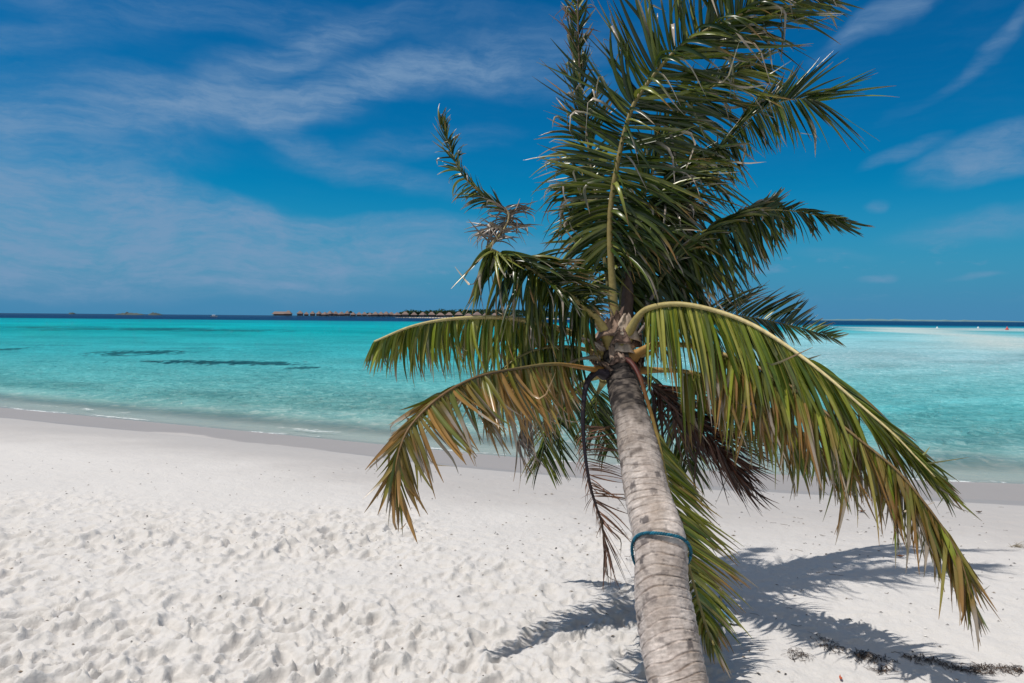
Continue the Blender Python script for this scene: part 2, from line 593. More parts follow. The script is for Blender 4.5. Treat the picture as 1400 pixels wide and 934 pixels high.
def mat_water():
    m, nt, out = new_mat('sea_water')
    tc = nt.new('ShaderNodeTexCoord').outputs['Object']
    col = nt.attr('col').outputs['Color']
    cover = nt.attr('cover').outputs['Fac']
    foam = nt.attr('foam').outputs['Fac']
    chop = nt.attr('chop').outputs['Fac']
    w1 = nt.noise(nt.mapping(tc, (2.0, 3.6, 1), (0, 0, R(14))), 1.0, 4, .62, .8)
    w2 = nt.noise(nt.mapping(tc, (7, 11, 1), (0, 0, R(-9))), 1.0, 4, .65, .4)
    h = nt.math('ADD', w1, nt.math('MULTIPLY', w2, .35))
    bp = nt.new('ShaderNodeBump')
    nt.put(bp.inputs['Height'], h)
    nt.put(bp.inputs['Strength'], nt.math('MULTIPLY', chop, 1.0))
    bp.inputs['Distance'].default_value = .30
    nrm = bp.outputs[0]
    # wave caustics and ripple light and dark, painted into the water colour
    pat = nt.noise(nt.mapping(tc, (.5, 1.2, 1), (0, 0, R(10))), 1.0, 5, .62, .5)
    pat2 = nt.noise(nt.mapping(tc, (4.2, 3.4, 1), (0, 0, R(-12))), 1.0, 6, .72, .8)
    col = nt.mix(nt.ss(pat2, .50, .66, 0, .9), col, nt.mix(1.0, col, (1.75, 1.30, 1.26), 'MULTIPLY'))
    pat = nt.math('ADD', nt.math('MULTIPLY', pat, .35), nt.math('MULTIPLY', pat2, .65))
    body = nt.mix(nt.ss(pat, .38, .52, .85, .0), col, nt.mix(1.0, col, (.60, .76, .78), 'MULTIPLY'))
    dif = nt.new('ShaderNodeBsdfDiffuse')
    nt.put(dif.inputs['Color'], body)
    nt.l.new(nrm, dif.inputs['Normal'])
    tr = nt.new('ShaderNodeBsdfTransparent')
    tr.inputs[0].default_value = (.90, .985, .965, 1)
    mx = nt.new('ShaderNodeMixShader')
    nt.put(mx.inputs[0], cover)
    nt.l.new(tr.outputs[0], mx.inputs[1])
    nt.l.new(dif.outputs[0], mx.inputs[2])
    gl = nt.new('ShaderNodeBsdfGlossy')
    gl.inputs['Roughness'].default_value = .08
    nt.l.new(nrm, gl.inputs['Normal'])
    fr = nt.new('ShaderNodeFresnel')
    fr.inputs['IOR'].default_value = 1.33
    nt.l.new(nrm, fr.inputs['Normal'])
    fac = nt.math('MINIMUM', nt.math('MULTIPLY', fr.outputs[0], .48), .4)
    mx2 = nt.new('ShaderNodeMixShader')
    nt.put(mx2.inputs[0], fac)
    nt.l.new(mx.outputs[0], mx2.inputs[1])
    nt.l.new(gl.outputs[0], mx2.inputs[2])
    # foam
    fn = nt.noise(nt.mapping(tc, (4, 9, 1)), 1.6, 6, .75, .5)
    ff = nt.ss(nt.math('ADD', fn, nt.math('MULTIPLY', foam, .26)), .66, .82)
    ff = nt.math('MULTIPLY', ff, nt.ss(foam, .02, .2))
    fd = nt.new('ShaderNodeBsdfDiffuse')
    fd.inputs[0].default_value = (.66, .70, .70, 1)
    mx3 = nt.new('ShaderNodeMixShader')
    nt.put(mx3.inputs[0], ff)
    nt.l.new(mx2.outputs[0], mx3.inputs[1])
    nt.l.new(fd.outputs[0], mx3.inputs[2])
    nt.l.new(mx3.outputs[0], out.inputs[0])
    return m


def mat_leaf():
    m, nt, out = new_mat('leaf')
    col = nt.attr('col').outputs['Color']
    tc = nt.new('ShaderNodeTexCoord').outputs['Object']
    v = nt.noise(tc, 22, 3, .6)
    col = nt.mix(nt.ss(v, .3, .7, 0, .35), col, nt.mix(1.0, col, (.62, .66, .6), 'MULTIPLY'))
    bs = nt.new('ShaderNodeBsdfPrincipled')
    nt.put(bs.inputs['Base Color'], col)
    bs.inputs['Roughness'].default_value = .30
    bs.inputs['Specular IOR Level'].default_value = .50
    tl = nt.new('ShaderNodeBsdfTranslucent')
    nt.put(tl.inputs[0], nt.mix(1.0, col, (1.25, 1.35, .7), 'MULTIPLY'))
    mx = nt.new('ShaderNodeMixShader')
    mx.inputs[0].default_value = .13
    nt.l.new(bs.outputs[0], mx.inputs[1])
    nt.l.new(tl.outputs[0], mx.inputs[2])
    nt.l.new(mx.outputs[0], out.inputs[0])
    return m


def mat_attr(name, rough=.6, spec=.3, nscale=30, nstr=.3, bump=.3, bdist=.004, stretch=(1, 1, 1)):
    m, nt, out = new_mat(name)
    col = nt.attr('col').outputs['Color']
    tc = nt.new('ShaderNodeTexCoord').outputs['Object']
    v = nt.noise(nt.mapping(tc, stretch), nscale, 5, .65)
    col = nt.mix(nt.ss(v, .35, .7, 0, nstr), col, nt.mix(1.0, col, (.45, .42, .40), 'MULTIPLY'))
    bs = nt.new('ShaderNodeBsdfPrincipled')
    nt.put(bs.inputs['Base Color'], col)
    bs.inputs['Roughness'].default_value = rough
    bs.inputs['Specular IOR Level'].default_value = spec
    nt.l.new(nt.bump(v, bump, bdist), bs.inputs['Normal'])
    nt.l.new(bs.outputs[0], out.inputs[0])
    return m


def mat_plain(name, col, rough=.7, spec=.3, nscale=8, amount=.25):
    m, nt, out = new_mat(name)
    tc = nt.new('ShaderNodeTexCoord').outputs['Object']
    v = nt.noise(tc, nscale, 4, .6)
    c = np.array(col)
    bs = nt.new('ShaderNodeBsdfPrincipled')
    nt.put(bs.inputs['Base Color'], nt.mix(v, tuple(c * (1 - amount)), tuple(c * (1 + amount))))
    bs.inputs['Roughness'].default_value = rough
    bs.inputs['Specular IOR Level'].default_value = spec
    nt.l.new(bs.outputs[0], out.inputs[0])
    return m


M_SAND, M_WATER, M_LEAF = mat_sand(), mat_water(), mat_leaf()
M_STALK = mat_attr('stalk', .55, .3, 34, .5, .4, .004)
M_BARK = mat_attr('bark', .85, .15, 70, .38, .5, .005)
M_HUSK = mat_attr('husk', .85, .15, 55, .6, .8, .006, (1, 1, .25))
M_ROPE = mat_attr('rope', .7, .3, 160, .4, .5, .002)
M_WEED = mat_attr('seaweed', .7, .3, 60, .4, .3, .003)


# ------------------------------------------------------------------ sand sheet
def build_sand():
    geo = [2.05]
    while geo[-1] < 17:
        geo.append(geo[-1] * (1.0032 if geo[-1] < 9 else 1.006))
    rows = np.concatenate(((-60, -30, -14, -7, -3, -1, 0, .8, 1.3, 1.7), geo, np.geomspace(18, 30000, 40)))
    u = np.linspace(-1, 1, 821)
    u = np.sign(u) * (np.abs(u) * .72 + .28 * np.abs(u) ** 5)
    hw = np.where(rows > 2, 1.18 * rows, 2.36 + .9 * np.abs(rows - 2) ** 1.0)
    X = u[None, :] * hw[:, None]
    Y = np.repeat(rows[:, None], len(u), 1)
    Z = ground_z(X, Y)
    wet = sstep(Y + .10 * fbm(X * 3, Y * 3, 71, 3), wet_y(X) - .06, wet_y(X) + .10)
    wet = wet * (1 - .95 * sstep((Y - shore_y(X)) * .93, -.15, .8))
    damp = .55 * sstep(Y + .5 * fbm(X * 1.2, Y * 2, 73, 3), wet_y(X) - 3.4, wet_y(X) - 1.2)
    n, k = X.shape
    V = np.stack((X, Y, Z), -1).reshape(-1, 3)
    i, j = np.meshgrid(np.arange(n - 1), np.arange(k - 1), indexing='ij')
    a = i * k + j
    Q = np.stack((a, a + 1, a + k + 1, a + k), -1).reshape(-1, 4)
    me = mesh_np('sand', V, Q, None, {'wet': np.maximum(wet, damp).ravel()})
    o = link('sand', me, M_SAND)
    tag(o, 'white coral sand beach, trampled in front and damp along the waterline', 'beach', kind='structure')


build_sand()


# ------------------------------------------------------------------ sea
def build_sea():
    rows = [5.5]
    while rows[-1] < 40000:
        y = rows[-1]
        rows.append(y * (1.006 if y < 16 else 1.011 if y < 300 else 1.05))
    rows = np.array(rows)
    u = np.linspace(-1, 1, 521)
    hw = 1.25 * rows
    X = u[None, :] * hw[:, None]
    Y = np.repeat(rows[:, None], len(u), 1)
    s = (Y - shore_y(X)) * .93
    fade = np.exp(-np.clip(Y - 20, 0, None) / 30)
    sh = sstep(s, .2, 3)
    Z = SEA + (.016 * np.sin((Y * .95 + X * .38) * 3.6 + 2.2 * fbm(X * .5, Y * .6, 81, 2)) + .012 * np.sin((Y - X * .3) * 6.1 + 3 * fbm(X * .7, Y * .9, 83, 2)) + .018 * fbm(X * 1.3, Y * 2.6, 85, 3)) * fade * sh
    # little breaking edge
    crest = 1.0 + .25 * fbm(X * .35, Y * .02, 87, 3)
    Z += .015 * np.exp(-((s - crest) / .22) ** 2) * np.clip(.5 + 2.4 * fbm(X * .3, X * 0, 89, 2), 0, 1)
    # film of water running out over the sand
    # colour of the water by depth and bed, along and across the shore
    L = lambda *c: lin(*c)
    kd = np.array((6, 9, 11, 13, 16, 22, 38, 85, 150, 262, 300, 380, 40000.))
    kl = np.array([L(122, 166, 152), L(112, 162, 150), L(104, 164, 154), L(96, 166, 156), L(84, 172, 162), L(70, 176, 170), L(44, 174, 174), L(14, 168, 176), L(6, 170, 180), L(4, 150, 165), L(4, 62, 98), L(3, 46, 86), L(4, 40, 78)])
    fl = np.where(kd < 60, 1, 0)[:, None]
    kl = kl * (1 + fl * (np.array((2.0, 1.06, 1.18)) - 1))
    kr = np.array([L(128, 166, 158), L(112, 162, 156), L(96, 160, 156), L(86, 164, 160), L(80, 172, 170), L(96, 180, 178), L(126, 186, 186), L(110, 190, 192), L(14, 164, 178), L(4, 130, 160), L(4, 72, 112), L(3, 52, 94), L(4, 42, 80)])
    kr = kr * (1 + np.where(kd < 120, 1, 0)[:, None] * (np.array((1.65, 1.22, 1.32)) - 1))
    ld = np.log(np.maximum(Y, 1))
    cl = np.stack([np.interp(ld, np.log(kd), kl[:, c]) for c in range(3)], -1)
    cr = np.stack([np.interp(ld, np.log(kd), kr[:, c]) for c in range(3)], -1)
    side = sstep(X / np.maximum(Y, 1) + .12 * fbm(X / Y * 3, ld * 2, 91, 3), -.05, .48)[..., None]
    c = cl * (1 - side) + cr * side
    shal = ((1 - sstep(s, .5, 3.2)) * .6)[..., None]
    c = c * (1 - shal) + lin(176, 198, 188) * shal
    # clumps: greener and greyer drifts of the bed
    n1 = fbm(X / Y * 9 + 3, ld * 9, 93, 4)[..., None]
    c = c * (1 + .28 * n1 * (Y < 280)[..., None])
    # sand bar on the right
    bar_y = np.interp(X, (30, 49, 62, 73, 100), (48, 65, 84, 120, 175))
    t = (np.log(Y) - np.log(bar_y)) / .17 + .8 * fbm(X * .08, Y * .03, 95, 3)
    bar = np.exp(-t ** 2) * sstep(X, 26, 46) * sstep(X / Y, .30, .48) * .85
    c = c * (1 - bar[..., None]) + lin(206, 222, 218) * bar[..., None]
    # dark weed beds on the left
    for (px, py, wx, wy, amt) in ((195, 482, 62, 3.2, .85), (160, 486, 36, 1.6, .6), (270, 495, 80, 2.6, .95), (345, 497, 62, 2.6, .9), (415, 503, 22, 2.0, .8), (5, 478, 18, 3.4, .8), (190, 449.5, 150, 2.0, .62), (300, 452, 120, 1.6, .5), (50, 447, 90, 1.6, .45), (60, 472, 50, 1.2, .3), (270, 476, 60, 1.4, .3)):
        q = on_plane(px, py, SEA)
        d = q[1]
        ax = wx / F * d
        ay = d * d / (2.1 * F) * wy
        ang = .0
        e = np.sqrt(((X - q[0]) / ax) ** 2 + ((Y - q[1]) / ay) ** 2)
        e = e + .8 * fbm(X / ax * 4.2, Y / ay * 1.2, 97 + int(px), 4, .65) + .7 * fbm(X / ax * 15, Y / ay * 3.2, 57 + int(px), 4, .7)
        mk = (amt * (1 - sstep(e, .55, 1.1)))[..., None]
        c = c * (1 - mk) + lin(20, 78, 88) * mk
    # dark bands of deeper water and reef near the drop-off
    rb = sstep(fbm(X / Y * 4, ld * 16, 99, 3), .12, .4) * sstep(Y, 120, 190) * (1 - sstep(Y, 240, 300)) * .5
    c = c * (1 - rb[..., None]) + lin(4, 110, 140) * rb[..., None]
    cover = sstep(s, .15, 2.4) * .86 + .14 * sstep(s, 2, 7)
    cover = np.maximum(cover, sstep(s, -.1, .5) * .16)
    fa = np.exp(-((X + 9.3) / 1.5) ** 2) * .8 + np.exp(-((X + 3.7) / 1.1) ** 2) + .5 * np.exp(-((X - 4.6) / 1.6) ** 2)
    fx = s - crest + .35 + .10 * fbm(X * 2.2, X * 0, 88, 3)
    f1 = np.exp(-(fx / .13) ** 2) * np.clip(fa + .25, 0, 1) * np.clip(.75 + 1.1 * fbm(X * 3.1 + 1.7, Y * 2, 89, 3), 0, 1)
    f2 = 1.15 * np.exp(-((s - .05 + .14 * fbm(X * .8, X * 0, 90, 3)) / .085) ** 2) * np.clip(.65 + 1.2 * fbm(X * .9, X * 0, 92, 2), 0, 1)
    foam = np.maximum(f1, f2)
    foam = np.where(Y > 60, 0, foam)
    chop = np.clip(sstep(s, .3, 4), .12, 1) * np.where(Y > 280, .8, 1)
    n, k = X.shape
    V = np.stack((X, Y, Z), -1).reshape(-1, 3)
    keep_row = np.arange(n)
    i, j = np.meshgrid(np.arange(n - 1), np.arange(k - 1), indexing='ij')
    a = i * k + j
    Q = np.stack((a, a + 1, a + k + 1, a + k), -1).reshape(-1, 4)
    ok = (s.ravel()[Q] > -1.6).any(1)
    me = mesh_np('sea', V, Q[ok], None, {'col': c.reshape(-1, 3), 'cover': cover.ravel(), 'foam': foam.ravel(), 'chop': chop.ravel()})
    o = link('sea', me, M_WATER)
    tag(o, 'turquoise lagoon water turning navy at the horizon', 'sea', kind='structure')


build_sea()


# ------------------------------------------------------------------ far islands, villas, buoys, boat
M_THATCH = mat_plain('thatch', (.235, .175, .155), .9, .1, .8, .3)
M_WALL = mat_plain('villa_wall', (.17, .15, .15), .8, .1, .6, .3)
M_PILE = mat_plain('pile', (.14, .13, .13), .9, .1, .6, .3)
M_FARLEAF = mat_plain('far_leaf', (.035, .065, .028), .8, .1, .15, .45)
M_FARSAND = mat_plain('far_sand', (.42, .40, .36), .9, .1, .1, .2)
M_WHITE = mat_plain('white_paint', (.8, .8, .8), .4, .4, 3, .05)
M_RED = mat_plain('red_plastic', (.62, .06, .05), .4, .4, 3, .1)
M_FARROCK = mat_plain('far_land', (.10, .12, .115), .9, .1, .02, .4)


def hipped(mb, c, sx, sy, h, rz, ridge=.45, over=0.0):
    V = np.array([(-sx, -sy, 0), (sx, -sy, 0), (sx, sy, 0), (-sx, sy, 0), (-sx * ridge, 0, h), (sx * ridge, 0, h)], float)
    V = np.concatenate((V, V[:4] + (0, 0, -.35)))
    cr, sr = math.cos(rz), math.sin(rz)
    V = np.stack((V[:, 0] * cr - V[:, 1] * sr, V[:, 0] * sr + V[:, 1] * cr, V[:, 2]), 1) + np.array(c)
    mb.add(V, [(0, 1, 5, 4), (2, 3, 4, 5), (0, 6, 7, 1), (1, 7, 8, 2), (2, 8, 9, 3), (3, 9, 6, 0), (9, 8, 7, 6)], [(1, 2, 5), (3, 0, 4)])


def make_villa(name, c, sx, sy, wall_h, roof_h, rz, label, group=None, long_ridge=.4):
    root = empty(name, c, label, 'villa', group)
    b = MB()
    box(b, (c[0], c[1], SEA + 2.0 + wall_h / 2), (sx * 1.6, sy * 1.6, wall_h), None, rz)
    link('wall', b.mesh('wall', False), M_WALL, root)
    b = MB()
    hipped(b, (c[0], c[1], SEA + 2.0 + wall_h), sx, sy, roof_h, rz, long_ridge)
    link('roof', b.mesh('roof', False), M_THATCH, root)
    b = MB()
    box(b, (c[0], c[1], SEA + 1.82), (sx * 2.1, sy * 2.2, .34), None, rz)
    link('deck', b.mesh('deck', False), M_PILE, root)
    cr, sr = math.cos(rz), math.sin(rz)
    for ix in (-.8, 0, .8):
        for iy in (-.8, .8):
            b = MB()
            px_, py_ = ix * sx, iy * sy
            x, y = c[0] + px_ * cr - py_ * sr, c[1] + px_ * sr + py_ * cr
            tube(b, [(x, y, SEA - 1.0), (x, y, SEA + 1.66)], .22, 6)
            link('pile', b.mesh('pile'), M_PILE, root)
    return root


def copy_tree(o, parent=None):
    c = o.copy()
    COL.objects.link(c)
    if parent is not None:
        c.parent = parent
    for ch in o.children:
        copy_tree(ch, c)
    return c


def far(px, d):
    """point at sea level, seen in photograph column px, at distance d"""
    dd = CR @ np.array(((px - 700) / F, 0, -1.0))
    return np.array((dd[0] / dd[1] * d, d, SEA))


def build_far():
    D0 = 900.0
    # the long hall at the left end of the row, then the pavilion beside it
    make_villa('water_pavilion', far(384.5, D0), 10.5, 6, 1.9, 3.2, .05, 'long low thatched hall on stilts at the left end of the far villa row', None, .82)
    make_villa('water_pavilion', far(394.5, D0 - 8), 4.6, 5, 2.2, 4.2, .1, 'steep thatched pavilion beside the long hall, left of the far villa row', None, .25)
    xs = [410.5, 419, 427.5, 436.5, 444.5, 451.5, 459, 467, 475, 483, 491, 498.5, 506, 513.5, 521, 528, 535, 543]
    p0 = None
    for k, x in enumerate(xs):
        q = far(x, D0 + 25 * math.sin(k * 1.3))
        if p0 is None:
            p0 = make_villa('water_villa', q, 4.0, 4.2, 2.6, 3.9, .12, 'small brown thatched villa on stilts with open sky behind it in the far row', 'stilt villas in open water', .12)
        else:
            c = copy_tree(p0)
            c.location = q
            s = random.uniform(.78, 1.10)
            c.scale = (s, s, random.uniform(.8, 1.08))
            c.rotation_euler.z = random.uniform(-.6, .6)
    xs2 = [554, 566, 578, 590, 602, 614, 627, 640, 652, 664, 676]
    p1 = None
    for k, x in enumerate(xs2):
        q = far(x, D0 - 20 + 15 * math.sin(k * 2.1))
        if p1 is None:
            p1 = make_villa('water_villa', q, 4.7, 4.4, 2.6, 3.7, .05, 'brown thatched villa on stilts with dark island trees behind it in the far row', 'stilt villas before the island trees', .25)
        else:
            c = copy_tree(p1)
            c.location = q
            s = random.uniform(.78, 1.15)
            c.scale = (s, s, random.uniform(.8, 1.05))
            c.rotation_euler.z = random.uniform(-.5, .5)
    # island behind: low sand bank and wood
    q0, q1 = far(540, 985), far(800, 985)
    xs_ = np.linspace(q0[0], q1[0], 60)
    V, Q = [], []
    for i, x in enumerate(xs_):
        e = math.sin(math.pi * i / 59) ** .4
        for (dy, h) in ((-26, -.6), (-20, 1.1), (0, 1.8), (40, 1.8), (60, -.6)):
            V.append((x, 985 + dy * e, SEA + (h if h > 0 else -.6) * max(e, .1)))
    for i in range(59):
        for j in range(4):
            a = i * 5 + j
            Q.append((a, a + 5, a + 6, a + 1))
    o = link('island', mesh_np('island', V, Q), M_FARSAND)
    tag(o, 'low sand island beyond the villa row', 'island', kind='structure')
    # the wood on it: one mass of leaf clumps
    mb = MB()
    rg = np.random.default_rng(5)
    for i in range(1300):
        t = rg.random()
        px = 545 + 240 * t
        env = np.interp(px, (545, 552, 575, 600, 640, 690, 790), (2.5, 4.8, 6.0, 6.2, 7.6, 8.2, 6))
        q = far(px, 985 + rg.uniform(-12, 30))
        h = env * rg.uniform(.1, 1.2) + 1.5 + (2.2 if rg.random() < .04 else 0)
        r = rg.uniform(1.2, 2.8)
        nn = 9
        dirs = norm(rg.normal(size=(nn, 3)))
        cpos = q + np.array((0, 0, 1.2 + h))
        for d in dirs:
            a = norm(np.cross(d, (0.3, .2, 1)))
            b = np.cross(d, a)
            w = r * .55
            cc = cpos + d * r * np.array((1.2, 1, .8))
            mb.add([cc - a * w, cc + b * w * .7, cc + a * w, cc - b * w * .7], [(0, 1, 2, 3)])
    # trunks so that the clumps stand on the bank
    for i in range(140):
        q = far(546 + 240 * rg.random(), 985 + rg.uniform(-10, 28))
        tube(mb, [q + (0, 0, .5), q + (0, 0, 6.0)], .35, 5)
    o = link('island_wood', mb.mesh('island_wood', False), M_FARLEAF)
    tag(o, 'dark green wood on the low island behind the villas', 'wood', kind='stuff')
    # a lone round tree behind the row
    mk_tree = [(505, 5.2, 5.0), (479.5, 2.0, 6.6)]
    for (px, w, h) in mk_tree:
        q = far(px, 960)
        root = empty('island_tree', q, 'wide dark round tree behind the middle of the far villa row' if w > 3 else 'small lone dark tree poking up behind the far villa row', 'tree')
        t = MB()
        tube(t, [q + (0, 0, -.6), q + (.1, 0, h * .55), q + (0, 0, h * .8)], (.5, .4, .25), 6)
        link('trunk', t.mesh('trunk'), M_PILE, root)
        t = MB()
        for k in range(150):
            d = norm(rg.normal(size=3)) * rg.uniform(.5, 1)
            cc = q + np.array((d[0] * w, d[1] * w * .8, h + abs(d[2]) * h * .35))
            a = norm(rg.normal(size=3))
            b = norm(np.cross(a, rg.normal(size=3)))
            t.add([cc - a * .8, cc + b * .6, cc + a * .8, cc - b * .6], [(0, 1, 2, 3)])
        link('crown', t.mesh('crown', False), M_FARLEAF, root)
    # sand bank with huts far left
    def land(name, px0, px1, d, hp, label, mat):
        xs_ = np.linspace(px0, px1, 40)
        V, Q = [], []
        for i, x in enumerate(xs_):
            e = max(math.sin(math.pi * i / 39), 0) ** .5
            h = hp * d / F * e * (.55 + .9 * abs(fbm(np.array(x * .22), np.array(hp), 7, 3)) + .25 * random.random())
            q = far(x, d)
            V += [q + (0, -12 * e, -1.5), q + (0, -6 * e, h * .7), q + (0, 0, h), q + (0, 20, -1.5)]
        for i in range(39):
            for j in range(3):
                a = i * 4 + j
                Q.append((a, a + 4, a + 5, a + 1))
        o = link(name, mesh_np(name, V, Q, None, None, False), mat)
        return tag(o, label, 'island', kind='structure')
    land('islet', 158, 197, 1600, 3.6, 'grey far islet on the left horizon', M_FARROCK)
    land('islet', 203, 222, 1620, 3.6, 'smaller grey far islet on the left horizon', M_FARROCK)
    land('islet', 95, 103, 2400, 3.0, 'tiny faint islet at far left', M_FARROCK)
    land('reef_line', 1085, 1420, 3200, 2.6, 'thin pale green reef line under the right horizon', mat_plain('reef_edge', (.16, .27, .30), .9, .1, .01, .3))
    # boat
    q = far(293, 560)
    root = empty('motor_boat', q, 'tiny white boat on the dark blue water at left', 'boat')
    n = 9
    V, Q = [], []
    for i in range(n):
        t = i / (n - 1)
        w = 1.15 * (1 - max(0, (t - .45) / .55) ** 2.2)
        x = (t - .5) * 5.5
        sheer = .9 + .35 * t * t
        V += [q + (x, -w, sheer), q + (x, -w * .75, .1), q + (x, 0, -.35), q + (x, w * .75, .1), q + (x, w, sheer)]
    for i in range(n - 1):
        for j in range(4):
            a = i * 5 + j
            Q.append((a, a + 1, a + 6, a + 5))
    Q.append((0, 4, 3, 1))
    link('hull', mesh_np('hull', V, Q), M_WHITE, root)
    b = MB()
    box(b, q + (-.3, 0, 1.3), (1.9, 1.5, 1.0))
    hipped(b, q + (-.3, 0, 1.9), 1.3, .95, .12, 0, .8)
    link('cabin', b.mesh('cabin', False), M_WHITE, root)
    # buoys
    def buoy(px, py, r, mat, label, z=1.0):
        q = on_plane(px, py, SEA)
        b = MB()
        prof = [(.0, -.5), (.7, -.35), (1, 0), (.92, .5), (.5, 1.0), (.28, 1.25), (.26, 1.7), (0.12, 1.8), (0, 1.82)]
        seg = 14
        V, Q = [], []
        for (rr, h) in prof:
            for k in range(seg):
                a = 2 * math.pi * k / seg
                V.append(q + (rr * r * math.cos(a), rr * r * math.sin(a), h * r * z))
        for i in range(len(prof) - 1):
            for k in range(seg):
                k2 = (k + 1) % seg
                Q.append((i * seg + k, i * seg + k2, (i + 1) * seg + k2, (i + 1) * seg + k))
        o = link('buoy', mesh_np('buoy', V, Q), mat, None, q)
        tag(o, label, 'buoy', 'buoys on the lagoon edge')
    buoy(1281, 449, .30, M_WHITE, 'pale buoy farthest left of the buoys at right')
    buoy(1337, 449, .32, M_WHITE, 'pale buoy between the red buoy and the leftmost pale buoy')
    buoy(1376.5, 451, .40, M_RED, 'red buoy on the turquoise water at far right', 1.15)


build_far()


# ------------------------------------------------------------------ the palm
BASE = ground_hit(945, 1010)
palm = empty('palm_tree', BASE, 'leaning coconut palm with ragged wind blown fronds on the white beach', 'palm tree')

TR_PTS = [(960, 1040, 2.56), (942, 985, 2.66), (926, 934, 2.78), (906, 820, 2.96), (903, 745, 3.08), (886, 680, 3.26), (870, 600, 3.50), (853, 530, 3.76), (846, 490, 3.88), (843, 462, 3.97)]
TR_W = [92, 88, 83, 75, 70.5, 63, 53, 43, 42, 36]


def build_trunk():
    A = np.array([np.concatenate((P(*p), (w / F * p[2] / 2,))) for p, w in zip(TR_PTS, TR_W)])
    base = np.concatenate((BASE + (0.0, -.06, -.12), (A[0][3] * 1.18,)))
    A = np.concatenate((base[None], A))
    n, seg = 760, 112
    q, Ltot = catmull(A, n)
    path, rad = q[:, :3], q[:, 3]
    T, N, B = frames(path)
    a = np.linspace(0, 2 * math.pi, seg, endpoint=False)
    s = np.linspace(0, Ltot, n)
    SS, AA = np.meshgrid(s, a, indexing='ij')
    # ring scars: uneven, slightly tilted and wavy
    ph = SS / .044 + .55 * np.sin(AA + SS * 3.0) + .8 * fbm(SS * 4, np.cos(AA) * .8, 111, 2, .35) + .16 * fbm(SS * 9, np.sin(AA) * 1.6, 113, 2)
    f = ph - np.floor(ph)
    step = (f ** 2) * .0042 - .0048 * np.exp(-((f - .02) / .05) ** 2) - .0045 * np.exp(-((f - 1.0) / .05) ** 2)
    scr = fbm(SS * 130, AA * 3.0, 141, 3, .6)
    lump = .006 * fbm(SS * 5, np.cos(AA) * 1.6 + 4, 115, 3) + .006 * fbm(SS * 5, np.sin(AA) * 1.6, 117, 3)
    fine = .0020 * fbm(SS * 60, AA * 10, 119, 3) + .0012 * scr
    r = rad[:, None] + step + lump + fine
    V = path[:, None] + r[..., None] * (N[:, None] * np.cos(a)[None, :, None] + B[:, None] * np.sin(a)[None, :, None])
    V = V.reshape(-1, 3)
    i, j = np.meshgrid(np.arange(n - 1), np.arange(seg), indexing='ij')
    j2 = (j + 1) % seg
    Q = np.stack((i * seg + j, i * seg + j2, (i + 1) * seg + j2, (i + 1) * seg + j), -1).reshape(-1, 4)
    # colour: pale grey-pink, darker in the scars, dark scabs, blackish wood and painted crown shade at the top
    t = SS / Ltot
    pale = np.array((.68, .60, .55))
    warm = np.array((.36, .29, .24))
    grey = np.array((.47, .40, .36))
    m1 = np.clip(.5 + 1.2 * fbm(SS * 9, AA * 1.6, 121, 4, .6), 0, 1)[..., None]
    c = pale * (1 - m1) + grey * m1
    ring = (np.exp(-((f - .03) / .10) ** 2) + np.exp(-((f - .98) / .08) ** 2)) * np.clip(.55 + 1.3 * fbm(SS * 11, AA * 2.2, 123, 3), 0, 1)
    c = c * (1 - .8 * ring[..., None]) + np.array((.13, .095, .075)) * .8 * ring[..., None]
    c = c * (1 + .40 * np.clip(scr, -.6, .5))[..., None]
    wm = np.clip(1.3 * fbm(SS * 6 + 3, AA * 1.2, 125, 3), 0, .6)[..., None]
    c = c * (1 - wm) + warm * wm
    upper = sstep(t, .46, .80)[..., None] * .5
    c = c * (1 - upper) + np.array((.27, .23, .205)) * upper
    blotch = sstep(fbm(SS * 22, AA * 2.2, 127, 4, .6), .40, .55)[..., None] * .5
    c = c * (1 - blotch) + np.array((.10, .085, .085)) * blotch
    rg = np.random.default_rng(3)
    for _ in range(60):                       # dark rectangular scabs
        s0, a0 = rg.uniform(.05, Ltot * .86), rg.uniform(0, 2 * math.pi)
        hs, ha = rg.uniform(.009, .026), rg.uniform(.06, .20)
        da = (AA - a0 + math.pi) % (2 * math.pi) - math.pi
        e = np.maximum(np.abs(SS - s0) / hs, np.abs(da) / ha) + .5 * fbm(SS * 70, AA * 14, 129, 2)
        mk = ((1 - sstep(e, .7, 1.1)) * rg.uniform(.45, .85))[..., None]
        c = c * (1 - mk) + np.array((.085, .075, .08)) * mk
    for (s_, w_, am) in ((.655, .008, .8), (.685, .012, .5)):
        bandm = np.exp(-((t - s_ + .012 * np.sin(AA * 1 + 1)) / w_) ** 2) * np.clip(.5 + 2 * fbm(SS * 14, AA * 3, 131, 3), 0, 1) * am
        c = c * (1 - bandm[..., None]) + np.array((.09, .07, .06)) * bandm[..., None]
    dk = sstep(t + .05 * fbm(SS * 12, AA * 2, 133, 3), .70, .78)[..., None]  # dark wood plus the crown's shadow and its light streaks, put into the colour
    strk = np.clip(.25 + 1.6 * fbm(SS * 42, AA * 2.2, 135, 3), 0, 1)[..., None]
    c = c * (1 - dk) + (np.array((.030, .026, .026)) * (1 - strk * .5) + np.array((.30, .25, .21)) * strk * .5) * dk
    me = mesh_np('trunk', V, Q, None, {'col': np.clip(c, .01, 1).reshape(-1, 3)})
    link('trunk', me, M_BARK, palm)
    return path, rad


TPATH, TRAD = build_trunk()


